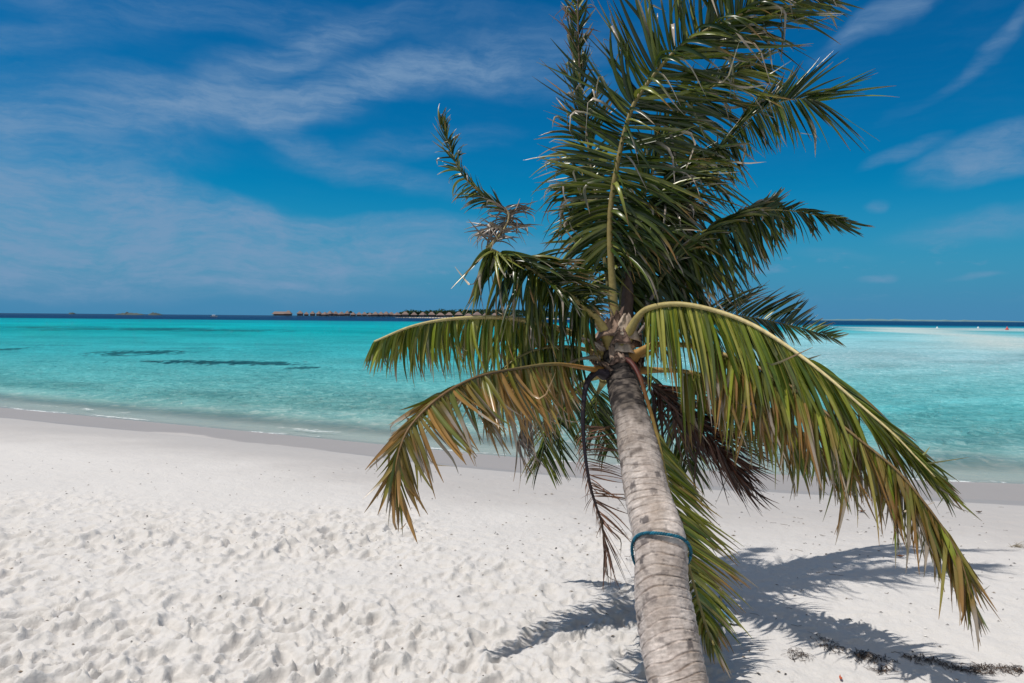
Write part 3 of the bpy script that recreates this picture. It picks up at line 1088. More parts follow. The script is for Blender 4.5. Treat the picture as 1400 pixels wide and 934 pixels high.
def build_rope():
    mid = P(905.5, 757, 3.06)
    k = int(np.argmin(np.linalg.norm(TPATH - mid, axis=1)))
    T, N, B = frames(TPATH)
    c, t, n, b, r = TPATH[k], T[k], N[k], B[k], TRAD[k] + .012
    mb = MB()
    m = 260
    a = np.linspace(0, 2 * math.pi, m)
    vc = CL - c
    fa = math.atan2(np.dot(vc, b), np.dot(vc, n))       # tied slanting: higher on the near side
    rr = .0072
    for s in range(3):
        ph = a * 24 + s * 2 * math.pi / 3
        ring = c + (r + .55 * rr * np.cos(ph))[:, None] * (np.cos(a)[:, None] * n + np.sin(a)[:, None] * b) + (.55 * rr * np.sin(ph) + .012 * np.sin(a * 2 + .5) + .006 * np.sin(3 * a))[:, None] * t + (.062 * np.cos(a - fa))[:, None] * t
        colr = np.tile(np.array((.014, .135, .21)), (m, 1)) * (1 + .25 * np.sin(a * 9 + s))[:, None]
        tube(mb, ring, rr * .56, 7, colr * (.8, 1.0, 1.25)[s], 1.0, False)
    # knot and loose end at the back
    d = math.atan2(np.dot(D((.3, .4, 1.0)), b), np.dot(D((.3, .4, 1.0)), n))
    kp = c + (r + .012) * (math.cos(d) * n + math.sin(d) * b) + .062 * math.cos(d - fa) * t
    u = np.linspace(0, 2 * math.pi, 40)
    side = -math.sin(d) * n + math.cos(d) * b
    outw = math.cos(d) * n + math.sin(d) * b
    knot = kp + .022 * (np.sin(u)[:, None] * t + np.sin(2 * u)[:, None] * side * .8 + np.cos(3 * u)[:, None] * outw * .45)
    tube(mb, knot, rr, 7, np.array((.014, .135, .21)))
    tail, _ = catmull([kp, kp + outw * .02 - np.array((0, 0, .05)), kp + outw * .03 - np.array((0, 0, .14))], 16)
    tube(mb, tail, rr * .9, 7, np.array((.014, .135, .21)))
    o = link('rope', mb.mesh('rope'), M_ROPE, None, c)
    tag(o, 'thin blue rope tied round the palm trunk', 'rope')


build_rope()

# colour families for leaflets (base, alternative) – albedo
GREEN = [(.170, .215, .024), (.235, .260, .034), (.085, .128, .018), (.310, .300, .062)]
DARKG = [(.040, .066, .010), (.080, .108, .015), (.026, .044, .009), (.180, .195, .036), (.034, .054, .010)]
OLIVE = [(.185, .175, .035), (.225, .190, .045), (.130, .145, .030), (.260, .190, .055)]
BROWNISH = [(.24, .155, .045), (.30, .165, .045), (.17, .13, .035), (.36, .21, .07)]
DEADRED = [(.080, .034, .022), (.12, .050, .032), (.055, .026, .020)]
DEADBR = [(.20, .105, .07), (.28, .14, .09), (.14, .075, .055)]
DEADGREY = [(.17, .135, .115), (.24, .19, .16), (.12, .095, .085)]
PALE = np.array((.46, .38, .31))
TIPBR = np.array((.30, .165, .055))


def keyed(keys, t):
    ks = np.array([k[0] for k in keys])
    vs = np.array([k[1] for k in keys], float)
    return np.stack([np.interp(t, ks, vs[:, c]) for c in range(3)], -1)


def frond(pts, r0, r1, n, t0, length, prof, sides, pal, label, seed, stalk_cols, tip=.35, brk=.05, jit=.10, hw=.013, twist=.9, droop_pow=.75, t1=1.0, pale=.0, nseg=9):
    """pts: rachis (px, py, distance); sides: list of (start-direction keys, end-direction keys, length factor), directions (right, down, away)"""
    rg = np.random.default_rng(seed)
    A = np.array([P(*p) for p in pts])
    path, Lr = catmull(A, 90)
    u = np.linspace(0, 1, 90)
    T = norm(np.gradient(path, axis=0))
    # stalk: flattened midrib, broad sheathing foot
    sc = np.stack([np.interp(u, np.linspace(0, 1, len(stalk_cols)), np.array(stalk_cols)[:, k]) for k in range(3)], -1)
    rad = r0 + (r1 - r0) * u ** .48
    rad = rad * (1 + 1.1 * np.exp(-u * Lr / .07))
    mb = MB()
    tube(mb, path, rad, 9, sc, .75)
    V, Q, Cc = [], [], []
    base_n = 0
    S = np.linspace(0, 1, nseg + 1)
    n_full = n
    for si, sd_ in enumerate(sides):
        k0, k1, lf = sd_[:3]
        n = int(n_full * (sd_[3] if len(sd_) > 3 else 1))
        nk = max(4, n // 4)
        clump = rg.normal(0, 1, (nk + 2, 3)) * jit * 1.5
        clen = rg.uniform(.82, 1.12, nk + 2)
        for i in range(n):
            t = t0 + (t1 - t0) * (i + rg.uniform(.1, .9)) / n
            x = t * 89
            i0 = min(int(x), 88)
            p = path[i0] * (1 - (x - i0)) + path[i0 + 1] * (x - i0)
            tt = (t - t0) / (t1 - t0)
            L = length * lf * np.interp(tt, np.linspace(0, 1, len(prof)), prof) * (1.12 - .5 * rg.random() ** 2.2)
            if L < .02:
                continue
            ci = tt * nk
            cq = int(ci)
            cf = float(sstep(ci - cq, .25, .75))
            cv = clump[cq] * (1 - cf) + clump[cq + 1] * cf
            L *= clen[cq] * (1 - cf) + clen[cq + 1] * cf
            d0 = norm(D(keyed(k0, t)) + rg.normal(0, jit * .8, 3) + cv * .6)
            d1 = norm(D(keyed(k1, t)) + rg.normal(0, jit * 1.2, 3) + cv)
            broken = rg.random() < brk * 1.35
            kb = rg.uniform(.35, .8) if broken else 9
            w = (S ** droop_pow)[:, None]
            dirs = norm(d0 * (1 - w) + d1 * w)
            if broken:
                bd = norm(np.array((rg.normal(.25, .35), rg.normal(0, .35), -1.0)) if rg.random() < .7 else rg.normal(size=3) + D((.9, .2, 0)))
                m_ = sstep(S, kb, min(kb + .22, 1.0))[:, None]
                dirs = norm(dirs * (1 - m_) + bd * m_)
            seglen = L / nseg
            c = p + np.concatenate((np.zeros((1, 3)), np.cumsum((dirs[:-1] + dirs[1:]) * .5 * seglen, 0)))
            Tq = T[i0]
            w0 = Tq - dirs[0] * np.dot(Tq, dirs[0])
            if np.linalg.norm(w0) < .25:
                w0 = np.cross(dirs[0], D((0, 0, 1.0)))
            w0 = norm(w0)
            ang = rg.normal(0, twist)
            tw = ang + rg.normal(0, .5) * S
            wv = np.zeros((nseg + 1, 3))
            ref = w0
            for q_ in range(nseg + 1):
                ref = ref - dirs[q_] * np.dot(ref, dirs[q_])
                ref = ref / max(np.linalg.norm(ref), 1e-6)
                wv[q_] = ref
            bn = np.cross(dirs, wv)
            wv2 = wv * np.cos(tw)[:, None] + bn * np.sin(tw)[:, None]
            nv2 = np.cross(dirs, wv2)
            half = hw * rg.uniform(.75, 1.2) * np.minimum(1, .38 + S * 5) * (1 - S ** 2.2) ** .8 * min(1.0, .45 + L / .5)
            half = np.maximum(half, .0008)
            fold = half * rg.uniform(.35, 1.0)
            V.append(np.stack((c - wv2 * half[:, None] + nv2 * fold[:, None], c, c + wv2 * half[:, None] + nv2 * fold[:, None]), 1).reshape(-1, 3))
            a = base_n + np.arange(nseg)[:, None] * 3
            Q.append(np.concatenate((a + np.array((0, 1, 4, 3)), a + np.array((1, 2, 5, 4)))))
            base_n += (nseg + 1) * 3
            col = np.array(pal[rg.integers(len(pal))]) * rg.uniform(.8, 1.25)
            cc = np.tile(col, (nseg + 1, 1))
            ts = 1 - tip * rg.uniform(.0, 1.7)
            mt = sstep(S, ts, ts + .22)[:, None]
            tc_ = TIPBR if rg.random() < .7 else PALE * .8
            cc = cc * (1 - mt) + tc_ * mt
            if broken:
                mk = sstep(S, kb - .12, kb + .08)[:, None] * (.95 if rg.random() < pale + .35 else .3)
                cc = cc * (1 - mk) + PALE * rg.uniform(.7, 1.15) * mk
            cc = np.repeat(cc[:, None], 3, 1)
            cc[:, 1] *= 1.18
            Cc.append(cc.reshape(-1, 3))
    V, Q, Cc = np.concatenate(V), np.concatenate(Q), np.concatenate(Cc)
    o = link('frond', mesh_np('frond', V, Q, None, {'col': np.clip(Cc, .004, .9)}, True), M_LEAF, palm)
    tag(o, label)
    o['_o'] = palm['_o']
    st = link('stalk', mb.mesh('stalk'), M_STALK, o)
    return o


YEL, YGR, OLV = (.50, .38, .13), (.40, .33, .12), (.20, .18, .07)
ORA, GRB, BRN = (.40, .20, .05), (.22, .18, .12), (.13, .085, .055)


def K(*a):
    return [(a[i], a[i + 1]) for i in range(0, len(a), 2)]


def build_fronds():
    # tall upright frond in front
    frond([(846, 470, 3.92), (838, 400, 3.95), (834, 300, 4.0), (845, 220, 4.05), (861, 157, 4.1), (877, 126, 4.12), (908, 86, 4.16), (936, 59, 4.2), (975, 37, 4.22), (1014, 20, 4.25), (1060, -2, 4.3), (1100, -17, 4.33)],
          .036, .006, 190, .18, .63, (.66, .8, 1, 1, .95, .85, .6),
          [(K(.2, (.6, .2, -.3), .3, (.8, .15, -.2), .4, (.97, .05, .05), 1, (.96, .12, .1)), K(.2, (.4, 1, 0), .3, (.62, .72, 0), .37, (.9, .36, 0), .48, (.98, .2, 0), .62, (1, .12, 0), .78, (.98, .18, 0), 1, (.9, .4, 0)), 1.0),
           (K(.2, (-.8, .2, .2), .32, (-.9, -.1, .1), .45, (-.8, -.55, .1), .55, (-.5, -.85, .1), .7, (-.15, -1, .1), 1, (.5, -.85, 0)), K(.2, (-.5, .85, 0), .3, (-.8, .35, 0), .4, (-.85, -.3, 0), .5, (-.5, -.85, 0), .62, (-.2, -1, 0), .8, (.1, -1, 0), 1, (.6, -.75, 0)), .86),
           (K(.2, (.3, .2, -1), .5, (-.3, -.3, -1), 1, (.3, -.2, -1)), K(.2, (.3, 1, -.1), .4, (.6, .8, 0), .55, (.5, .6, -.2), .7, (.9, .4, 0), 1, (.9, .3, 0)), .75, .22)],
          DARKG, 'tall upright frond in front with long leaflets blown to the right', 101, [YGR, (.27, .21, .075), (.27, .21, .075), (.32, .25, .09), (.34, .27, .1)], .22, .17, .12, .0125, pale=.45, twist=1.0)
    # second upright mass right behind it, leaflets streaming right
    frond([(852, 465, 4.05), (858, 380, 4.15), (872, 300, 4.3), (892, 235, 4.45), (922, 175, 4.55), (960, 130, 4.65), (1005, 100, 4.75), (1040, 85, 4.8)],
          .024, .005, 120, .22, .62, (.7, 1, 1, .9, .7, .5),
          [(K(.2, (.7, .1, 0), .6, (.98, .15, 0), 1, (.95, .3, 0)), K(.2, (.45, .9, 0), .5, (.85, .5, 0), 1, (.8, .6, 0)), 1.0),
           (K(.2, (-.6, -.4, .2), .6, (.1, -1, 0), 1, (.6, -.8, 0)), K(.2, (-.5, .5, 0), .6, (.3, -.9, 0), 1, (.9, -.3, 0)), .55)],
          DARKG, 'upright frond behind the tall one, leaflets streaming right', 102, [OLV, OLV, YGR], .2, .12, .12, .0135, pale=.3)
    frond([(850, 468, 4.0), (850, 400, 4.1), (862, 340, 4.25), (885, 285, 4.4), (915, 240, 4.5), (945, 212, 4.58)],
          .022, .005, 95, .2, .74, (.8, 1, 1, .9, .7),
          [(K(.2, (.6, .3, -.2), 1, (.9, .4, 0)), K(.2, (.3, .95, 0), .6, (.45, .9, 0), 1, (.75, .7, 0)), 1.0),
           (K(.2, (-.5, -.5, .2), .5, (.3, -.9, .2), 1, (.9, -.3, 0)), K(.2, (.2, .6, .3), .5, (.6, .2, .2), 1, (.95, .2, 0)), .8)],
          DARKG, 'shorter curved frond in the crown middle with drooping tips', 103, [OLV, OLV, YGR], .2, .12, .14, .0135, pale=.3)
    frond([(850, 462, 4.1), (856, 400, 4.2), (872, 345, 4.3), (892, 300, 4.42), (912, 272, 4.5)],
          .02, .005, 90, .2, .52, (.7, 1, 1, .9, .6),
          [(K(.2, (.6, .5, -.2), 1, (.9, .3, 0)), K(.2, (.4, .95, 0), .6, (.55, .85, 0), 1, (.85, .55, 0)), 1.0),
           (K(.2, (-.3, -.7, .2), .5, (.5, -.8, .2), 1, (.9, -.2, 0)), K(.2, (.5, .2, .3), .5, (.8, .1, .2), 1, (1, .1, 0)), .8),
           (K(.2, (.3, .2, -1), 1, (.5, .3, -.8)), K(.2, (.25, 1, 0), 1, (.5, .9, 0)), .8, .3)],
          DARKG, 'dense dark frond filling the middle of the crown', 130, [OLV, OLV, YGR], .2, .1, .14, .0125, pale=.3)
    frond([(846, 462, 4.15), (836, 395, 4.25), (822, 345, 4.35), (808, 300, 4.45), (800, 262, 4.52), (796, 235, 4.56)],
          .02, .005, 90, .25, .40, (.8, 1, 1, .85, .7),
          [(K(.2, (-.8, .2, 0), .7, (-.8, -.2, 0), 1, (-.5, -.8, 0)), K(.2, (-.5, .85, 0), .6, (-.65, .65, 0), .85, (-.75, .1, 0), 1, (-.4, -.9, 0)), .8),
           (K(.2, (.7, -.2, 0), 1, (.6, -.7, 0)), K(.2, (.6, .8, 0), .7, (.6, .4, 0), 1, (.4, -.8, 0)), 1.0)],
          DARKG, 'dense dark frond at the left side of the crown middle', 131, [OLV, OLV, YGR], .2, .08, .13, .0115, pale=.3)
    # upright at the left with dead top
    frond([(843, 468, 4.1), (830, 380, 4.2), (818, 290, 4.3), (807, 220, 4.4), (802, 180, 4.45), (794, 118, 4.5), (791, 59, 4.55), (790, 0, 4.6), (789, -30, 4.62)],
          .022, .005, 80, .30, .40, (1.15, 1.1, 1, .75, .62, .62, .4),
          [(K(.3, (-.8, -.1, 0), .6, (-.6, -.6, 0), .8, (-.5, -.8, 0), 1, (-.5, -.8, 0)), K(.3, (-.6, .75, 0), .5, (-.55, .6, 0), .62, (-.35, -.7, 0), .8, (-.1, -.9, 0), 1, (-.7, -.4, .0)), .9),
           (K(.3, (.6, -.4, 0), .7, (.3, -.9, .2), 1, (.5, -.85, 0)), K(.3, (.5, .8, 0), .6, (.3, -.6, 0), .75, (.05, -1, 0), 1, (.4, -.9, 0)), .8)],
          DARKG, 'thin upright frond at the left edge of the crown top', 104, [OLV, OLV, GRB, BRN, BRN], .35, .14, .13, .012, pale=.4)
    frond([(795, 130, 4.5), (793, 90, 4.53), (791, 50, 4.56), (790, 10, 4.6), (789, -25, 4.62)],
          .006, .004, 14, .2, .24, (.8, 1, .9, .8),
          [(K(0, (-.7, -.7, 0), 1, (-.8, -.5, 0)), K(0, (-.2, -1, 0), 1, (-.6, .5, 0)), 1.0), (K(0, (.8, -.2, 0), 1, (.8, -.4, 0)), K(0, (1, .2, 0), 1, (.8, .3, 0)), .7)],
          DEADBR, 'dead brown withered frond end at the top left', 105, [BRN, BRN], .3, .3, .2, .007, pale=.4)
    # bent frond at left: inner section up to the fold
    frond([(836, 470, 3.9), (815, 435, 3.86), (789, 412, 3.82), (760, 392, 3.78), (728, 370, 3.74), (700, 355, 3.72), (667, 339, 3.70)],
          .042, .010, 100, .22, .40, (.6, .9, 1, .95, .8),
          [(K(.2, (-.2, .9, -.4), .6, (-.3, .9, -.4), 1, (-.6, .8, -.3)), K(.2, (.15, 1, 0), .6, (.1, 1, 0), .85, (.0, 1, 0), 1, (-.5, .9, 0)), 1.05),
           (K(.2, (.1, -.5, .4), .6, (.6, -.4, -.3), .85, (.5, -.3, -.3), 1, (-.5, .5, -.3)), K(.2, (.7, .4, 0), .6, (.97, .22, -.1), .85, (.85, .4, -.2), 1, (-.55, .8, -.2)), .80),
           (K(.2, (.1, -.3, -1), 1, (-.2, .2, -1)), K(.2, (.4, .9, -.1), .6, (.5, .8, 0), 1, (-.3, 1, 0)), .7, .3)],
          DARKG, 'left frond snapped at a fold, its inner half bushy and drooping', 106, [YEL, YGR, OLV, YGR], .25, .14, .10, .0115, pale=.3)
    # ... outer section twisting upward
    frond([(667, 339, 3.70), (690, 312, 3.74), (694, 292, 3.78), (672, 276, 3.83), (650, 258, 3.88), (632, 238, 3.92), (620, 214, 3.97), (611, 188, 4.02), (603, 168, 4.06)],
          .010, .004, 55, .26, .22, (1, .9, .8, .8, .8, .7),
          [(K(.2, (-.6, -.4, 0), .5, (-.8, .1, 0), .8, (-.6, -.6, 0), 1, (-.35, -.9, 0)), K(.2, (-.8, .4, 0), .5, (-.5, .6, 0), .8, (-.4, -.6, 0), 1, (-.15, -1, 0)), .85),
           (K(.2, (-.5, -.7, 0), .5, (-.5, -.8, 0), .8, (.1, -1, 0), 1, (.2, -.95, 0)), K(.2, (-.7, -.4, 0), .5, (-.3, -.8, 0), .85, (.75, -.6, 0), 1, (.4, -.9, 0)), .62)],
          DARKG, 'snapped left frond, its thin outer half twisting up against the sky', 107, [YGR, GRB, OLV, OLV], .3, .12, .16, .010, pale=.4)
    frond([(667, 339, 3.70), (684, 322, 3.73), (692, 306, 3.76), (696, 294, 3.79), (690, 284, 3.81)],
          .008, .006, 36, .1, .25, (.8, 1, 1, .8),
          [(K(0, (.8, -.2, -.2), 1, (.7, -.6, -.2)), K(0, (.9, .5, 0), 1, (.6, .7, 0)), .8), (K(0, (-.6, -.4, -.3), 1, (-.7, -.2, -.3)), K(0, (-.6, .8, 0), 1, (-.5, .8, 0)), .9)],
          DEADGREY, 'dry grey shredded leaflets at the fold of the snapped left frond', 108, [GRB, GRB], .2, .25, .3, .008, pale=.7)
    # arching frond at left, horizontal, leaflets hanging
    frond([(826, 482, 3.95), (806, 468, 3.92), (780, 455, 3.87), (745, 444, 3.82), (705, 436, 3.76), (663, 434, 3.66), (610, 437, 3.52), (561, 447, 3.36), (512, 467, 3.20)],
          .038, .006, 120, .2, .38, (1.1, 1.15, 1, .85, .7, .35),
          [(K(.2, (-.1, .9, -.5), 1, (-.3, .85, -.4)), K(.2, (.15, 1, 0), .7, (.12, 1, 0), 1, (-.2, 1, 0)), 1.0),
           (K(.2, (-.3, .5, .8), 1, (-.6, .5, .6)), K(.2, (.1, 1, .1), .8, (.15, 1, .1), 1, (-.4, .9, .1)), 1.0)],
          GREEN, 'green arching frond reaching left over the water', 109, [YEL, (.6, .5, .22), (.6, .5, .22), (.6, .5, .22), (.6, .5, .22)], .25, .08, .08, .0105)
    # olive and brown frond at lower left
    frond([(820, 508, 3.84), (805, 504, 3.66), (761, 498, 3.24), (708, 504, 2.86), (651, 516, 2.60), (602, 542, 2.45), (563, 580, 2.36), (547, 612, 2.31), (541, 640, 2.28), (539, 662, 2.27)],
          .024, .0035, 170, .26, .305, (.75, 1, 1, 1, .95, .9, .8, .62),
          [(K(.2, (.0, .9, -.4), .6, (.2, .95, -.3), .85, (.5, .8, -.2), 1, (.2, 1, 0)), K(.2, (.12, 1, 0), .6, (.3, 1, 0), .8, (.5, .85, 0), .92, (.42, .9, 0), 1, (.1, 1, 0)), .95),
           (K(.2, (-.4, .5, .7), .6, (-.8, .4, .4), .85, (-.6, .75, .3), 1, (-.1, 1, 0)), K(.2, (-.2, .8, .1), .45, (-.5, .75, .1), .6, (-.55, .78, .1), .72, (-.72, .72, 0), .88, (-.62, .8, 0), 1, (-.1, 1, 0)), .86)],
          OLIVE + OLIVE + BROWNISH, 'olive and brown frond drooping at the lower left', 110, [ORA, ORA, (.22, .17, .06), (.13, .09, .04), (.19, .11, .045), (.2, .12, .05)], .55, .08, .13, .0105)
    frond([(826, 490, 3.94), (800, 478, 3.88), (765, 474, 3.80), (728, 480, 3.72), (695, 498, 3.66), (672, 524, 3.62)],
          .024, .004, 95, .22, .34, (.8, 1, 1, .9, .6),
          [(K(.2, (.1, .9, -.4), 1, (-.1, .95, -.3)), K(.2, (.2, 1, 0), 1, (.1, 1, 0)), 1.0),
           (K(.2, (-.2, .6, .7), 1, (-.6, .6, .5)), K(.2, (.15, 1, .1), .8, (.05, 1, .1), 1, (-.4, .9, 0)), .9)],
          GREEN + DARKG, 'green frond drooping between the left arch and the olive frond', 132, [YEL, YGR, OLV, OLV], .25, .08, .11, .0098, pale=.2)
    # thin grey dead frond
    frond([(818, 490, 3.82), (809, 489, 3.8), (781, 495, 3.76), (748, 522, 3.70), (724, 558, 3.66), (712, 590, 3.64), (706, 612, 3.63)],
          .012, .005, 26, .55, .28, (.8, 1, .9, .8),
          [(K(.4, (.3, .9, 0), 1, (.5, .9, 0)), K(.4, (.3, 1, 0), 1, (.45, .9, 0)), 1.0), (K(.4, (-.5, .7, .2), 1, (.1, 1, .2)), K(.4, (.1, 1, 0), 1, (.3, 1, 0)), .9)],
          DEADGREY, 'thin withered grey brown frond hanging left of the trunk', 111, [GRB, GRB, BRN], .3, .15, .18, .0065, pale=.2)
    # green frond behind, hanging left of the trunk
    frond([(822, 512, 4.05), (800, 522, 4.12), (775, 545, 4.2), (757, 572, 4.28), (746, 600, 4.33), (740, 628, 4.36)],
          .022, .005, 60, .12, .34, (.9, 1, 1, .9, .7),
          [(K(0, (.6, .8, 0), 1, (.5, .85, 0)), K(0, (.5, .9, 0), 1, (.4, .95, 0)), .95), (K(0, (-.6, .5, .3), 1, (-.6, .8, .2)), K(0, (-.3, .95, 0), 1, (-.2, 1, 0)), .8)],
          GREEN + DARKG, 'feathery green frond hanging behind, left of the trunk', 112, [YGR, OLV, OLV], .15, .04, .09, .0095)
    frond([(826, 520, 4.1), (815, 545, 4.25), (818, 580, 4.4), (832, 615, 4.5)],
          .016, .005, 40, .15, .28, (.9, 1, .9, .7),
          [(K(0, (.7, .6, 0), 1, (.8, .7, 0)), K(0, (.6, .9, 0), 1, (.5, .9, 0)), 1), (K(0, (-.7, .6, 0), 1, (-.5, .9, 0)), K(0, (-.5, .9, 0), 1, (-.2, 1, 0)), .8)],
          DARKG, 'short green frond peeping out behind the trunk top', 113, [YGR, OLV], .15, .03, .1, .009)
    # black dead frond
    frond([(826, 512, 3.78), (814, 510, 3.74), (802, 526, 3.70), (797, 563, 3.66), (799, 612, 3.62), (806, 660, 3.58), (816, 695, 3.56), (824, 716, 3.55)],
          .022, .007, 40, .42, .22, (.7, 1, 1.05, 1, 1),
          [(K(.4, (.95, -.2, .1), .7, (.97, -.05, 0), .9, (.9, .3, 0), 1, (.4, .95, 0)), K(.4, (1, .05, 0), .7, (.98, .15, 0), .9, (.8, .6, 0), 1, (.35, 1, 0)), 1.15),
           (K(.4, (-.7, .2, .2), 1, (-.1, .9, 0)), K(.4, (-.2, .9, 0), .9, (.1, 1, 0), 1, (.25, 1, 0)), .42)],
          DEADBR, 'dead frond with black stalk and bare reddish leaflets beside the trunk', 114, [(.03, .022, .03), (.018, .013, .02), (.02, .014, .02), (.05, .03, .025)], .2, .12, .16, .0048, pale=.15)
    frond([(822, 712, 3.55), (826, 735, 3.54), (832, 752, 3.53)],
          .006, .003, 9, .0, .30, (1, 1, .9),
          [(K(0, (.5, .9, 0), 1, (.3, 1, 0)), K(0, (.35, 1, 0), 1, (.25, 1, 0)), 1), (K(0, (.1, 1, 0), 1, (.0, 1, 0)), K(0, (.3, 1, 0), 1, (.2, 1, 0)), 1)],
          DEADBR, 'last bare strands at the dead frond tip', 115, [BRN, BRN], .2, .1, .12, .004)
    # yellow stalked frond hanging behind the trunk on the right
    frond([(846, 489, 3.84), (862, 495, 3.74), (874, 514, 3.66), (883, 542, 3.60), (893, 575, 3.56), (902, 612, 3.52), (911, 655, 3.47), (923, 705, 3.38), (938, 760, 3.26), (953, 815, 3.14), (966, 858, 3.05), (976, 882, 3.0)],
          .017, .006, 120, .34, .47, (.5, .85, 1, 1, .95, .8, .55, .35),
          [(K(.3, (.6, .7, .5), .7, (.85, .5, .4), .9, (.75, .65, .3), 1, (.4, .9, .1)), K(.3, (.6, .8, .2), .6, (.78, .62, .1), .85, (.68, .73, .1), 1, (.3, .95, 0)), 1.0),
           (K(.3, (-.5, .7, .7), .7, (-.75, .6, .5), 1, (-.1, .95, .2)), K(.3, (-.4, .9, .2), .7, (-.45, .9, .2), 1, (.1, 1, 0)), .62)],
          OLIVE + GREEN + GREEN, 'yellow stalked frond hanging down behind the trunk', 116, [(.07, .035, .03), (.10, .022, .018), (.22, .11, .03), (.42, .31, .09), (.42, .33, .10), (.40, .31, .10), (.38, .30, .10), (.34, .28, .10), (.30, .25, .09)], .3, .02, .06, .0105)
    # dark red dead frond
    frond([(868, 510, 3.98), (880, 519, 3.98), (911, 539, 3.96), (936, 561, 3.94), (960, 585, 3.92), (985, 612, 3.9), (1004, 640, 3.88)],
          .018, .005, 90, .10, .46, (.8, 1, 1, .85, .7),
          [(K(0, (.9, .1, .1), 1, (.8, .6, 0)), K(0, (.85, .5, 0), .6, (.75, .65, 0), 1, (.65, .8, 0)), .95),
           (K(0, (.2, .9, .2), 1, (.3, .95, 0)), K(0, (.5, .9, 0), 1, (.6, .8, 0)), .95)],
          DEADRED, 'dark red brown dead frond to the right of the trunk', 117, [BRN, (.07, .035, .025), (.06, .03, .02)], .1, .05, .16, .0075)
    # big right arching frond
    frond([(853, 474, 3.86), (860, 455, 3.84), (872, 434, 3.80), (890, 421, 3.75), (929, 416, 3.65), (978, 425, 3.55), (1028, 444, 3.45), (1077, 474, 3.35), (1126, 511, 3.25), (1175, 553, 3.16), (1222, 594, 3.08), (1254, 627, 3.03), (1278, 652, 3.0)],
          .036, .004, 195, .13, .58, (.72, .95, 1.05, 1.05, 1, .85, .62, .42),
          [(K(.1, (-.1, .9, -.5), .3, (.2, .9, -.4), .7, (.55, .8, -.35), 1, (.7, .7, -.1)), K(.1, (.08, 1, 0), .3, (.10, 1, 0), .6, (.28, 1, 0), .85, (.5, .85, 0), 1, (.7, .75, 0)), 1.0),
           (K(.1, (.2, .5, .8), .35, (.6, .45, .6), .6, (.85, .35, .35), 1, (.8, .6, .1)), K(.1, (.15, 1, .1), .35, (.35, .95, .1), .6, (.66, .75, .1), 1, (.75, .7, 0)), .88)],
          GREEN + [(.115, .145, .04)], 'long green frond arching right and down with pale yellow midrib', 118, [YGR, (.44, .36, .14), (.80, .66, .33), (.80, .66, .33), (.72, .58, .28)], .30, .07, .045, .0098)
    # olive frond below it
    frond([(862, 490, 3.84), (876, 481, 3.8), (900, 471, 3.74), (960, 476, 3.62), (1037, 503, 3.46), (1082, 528, 3.37), (1130, 565, 3.26), (1180, 605, 3.15), (1225, 642, 3.05), (1258, 680, 2.97), (1289, 722, 2.9), (1313, 766, 2.84), (1328, 815, 2.79)],
          .028, .004, 190, .22, .46, (.9, 1, 1, .95, .9, .82, .66, .45),
          [(K(.2, (-.1, .9, -.5), .6, (.1, .95, -.3), 1, (.2, .95, -.1)), K(.2, (.08, 1, 0), .75, (.12, 1, 0), 1, (.22, 1, 0)), 1.0),
           (K(.2, (.3, .6, .7), .7, (.5, .7, .5), 1, (.35, .9, .1)), K(.2, (.15, 1, .1), .75, (.25, 1, .1), 1, (.28, 1, 0)), .9)],
          OLIVE + OLIVE + BROWNISH[:1] + GREEN[:2], 'olive brown frond trailing to the lower right', 119, [ORA, YEL, (.42, .3, .15), (.26, .18, .08), (.2, .13, .055), (.2, .13, .055)], .55, .10, .10, .0102, pale=.25)
    # third right frond, between and behind
    frond([(866, 508, 3.92), (882, 506, 3.9), (944, 509, 3.85), (1000, 528, 3.78), (1055, 560, 3.7), (1105, 598, 3.62), (1145, 640, 3.55)],
          .026, .005, 80, .22, .42, (.9, 1, 1, .85, .6),
          [(K(.2, (0, .9, -.4), 1, (.4, .9, -.2)), K(.2, (.1, 1, 0), 1, (.2, 1, 0)), 1.0), (K(.2, (.3, .5, .7), 1, (.7, .6, .3)), K(.2, (.2, 1, 0), 1, (.4, .9, 0)), .9)],
          OLIVE + GREEN, 'green frond half hidden under the long right frond', 120, [ORA, YGR, YGR, OLV], .3, .05, .1, .0125)
    # dark frond reaching right above
    frond([(856, 462, 4.0), (872, 430, 4.08), (893, 395, 4.14), (930, 350, 4.22), (985, 308, 4.3), (1035, 289, 4.36), (1078, 288, 4.4), (1115, 294, 4.44), (1150, 302, 4.48)],
          .024, .004, 90, .25, .50, (.85, 1, 1, .8, .5, .36, .42),
          [(K(.2, (.3, .8, -.3), .6, (.4, .85, -.2), .85, (.6, .8, 0), 1, (.85, .5, 0)), K(.2, (.45, .9, 0), .65, (.25, 1, 0), .85, (.3, .95, 0), .95, (.7, .75, 0), 1, (.9, .45, 0)), 1.0),
           (K(.2, (.2, -.9, .2), .6, (.75, -.6, 0), .8, (.8, -.6, 0), 1, (.98, .1, 0)), K(.2, (.7, -.3, 0), .5, (.95, .3, 0), .7, (.85, -.5, 0), .85, (.9, .1, 0), 1, (.95, .25, 0)), .62)],
          DARKG, 'dark frond reaching right at mid height with a small fanned tip', 121, [OLV, OLV, YGR, OLV], .25, .1, .1, .013, pale=.4)
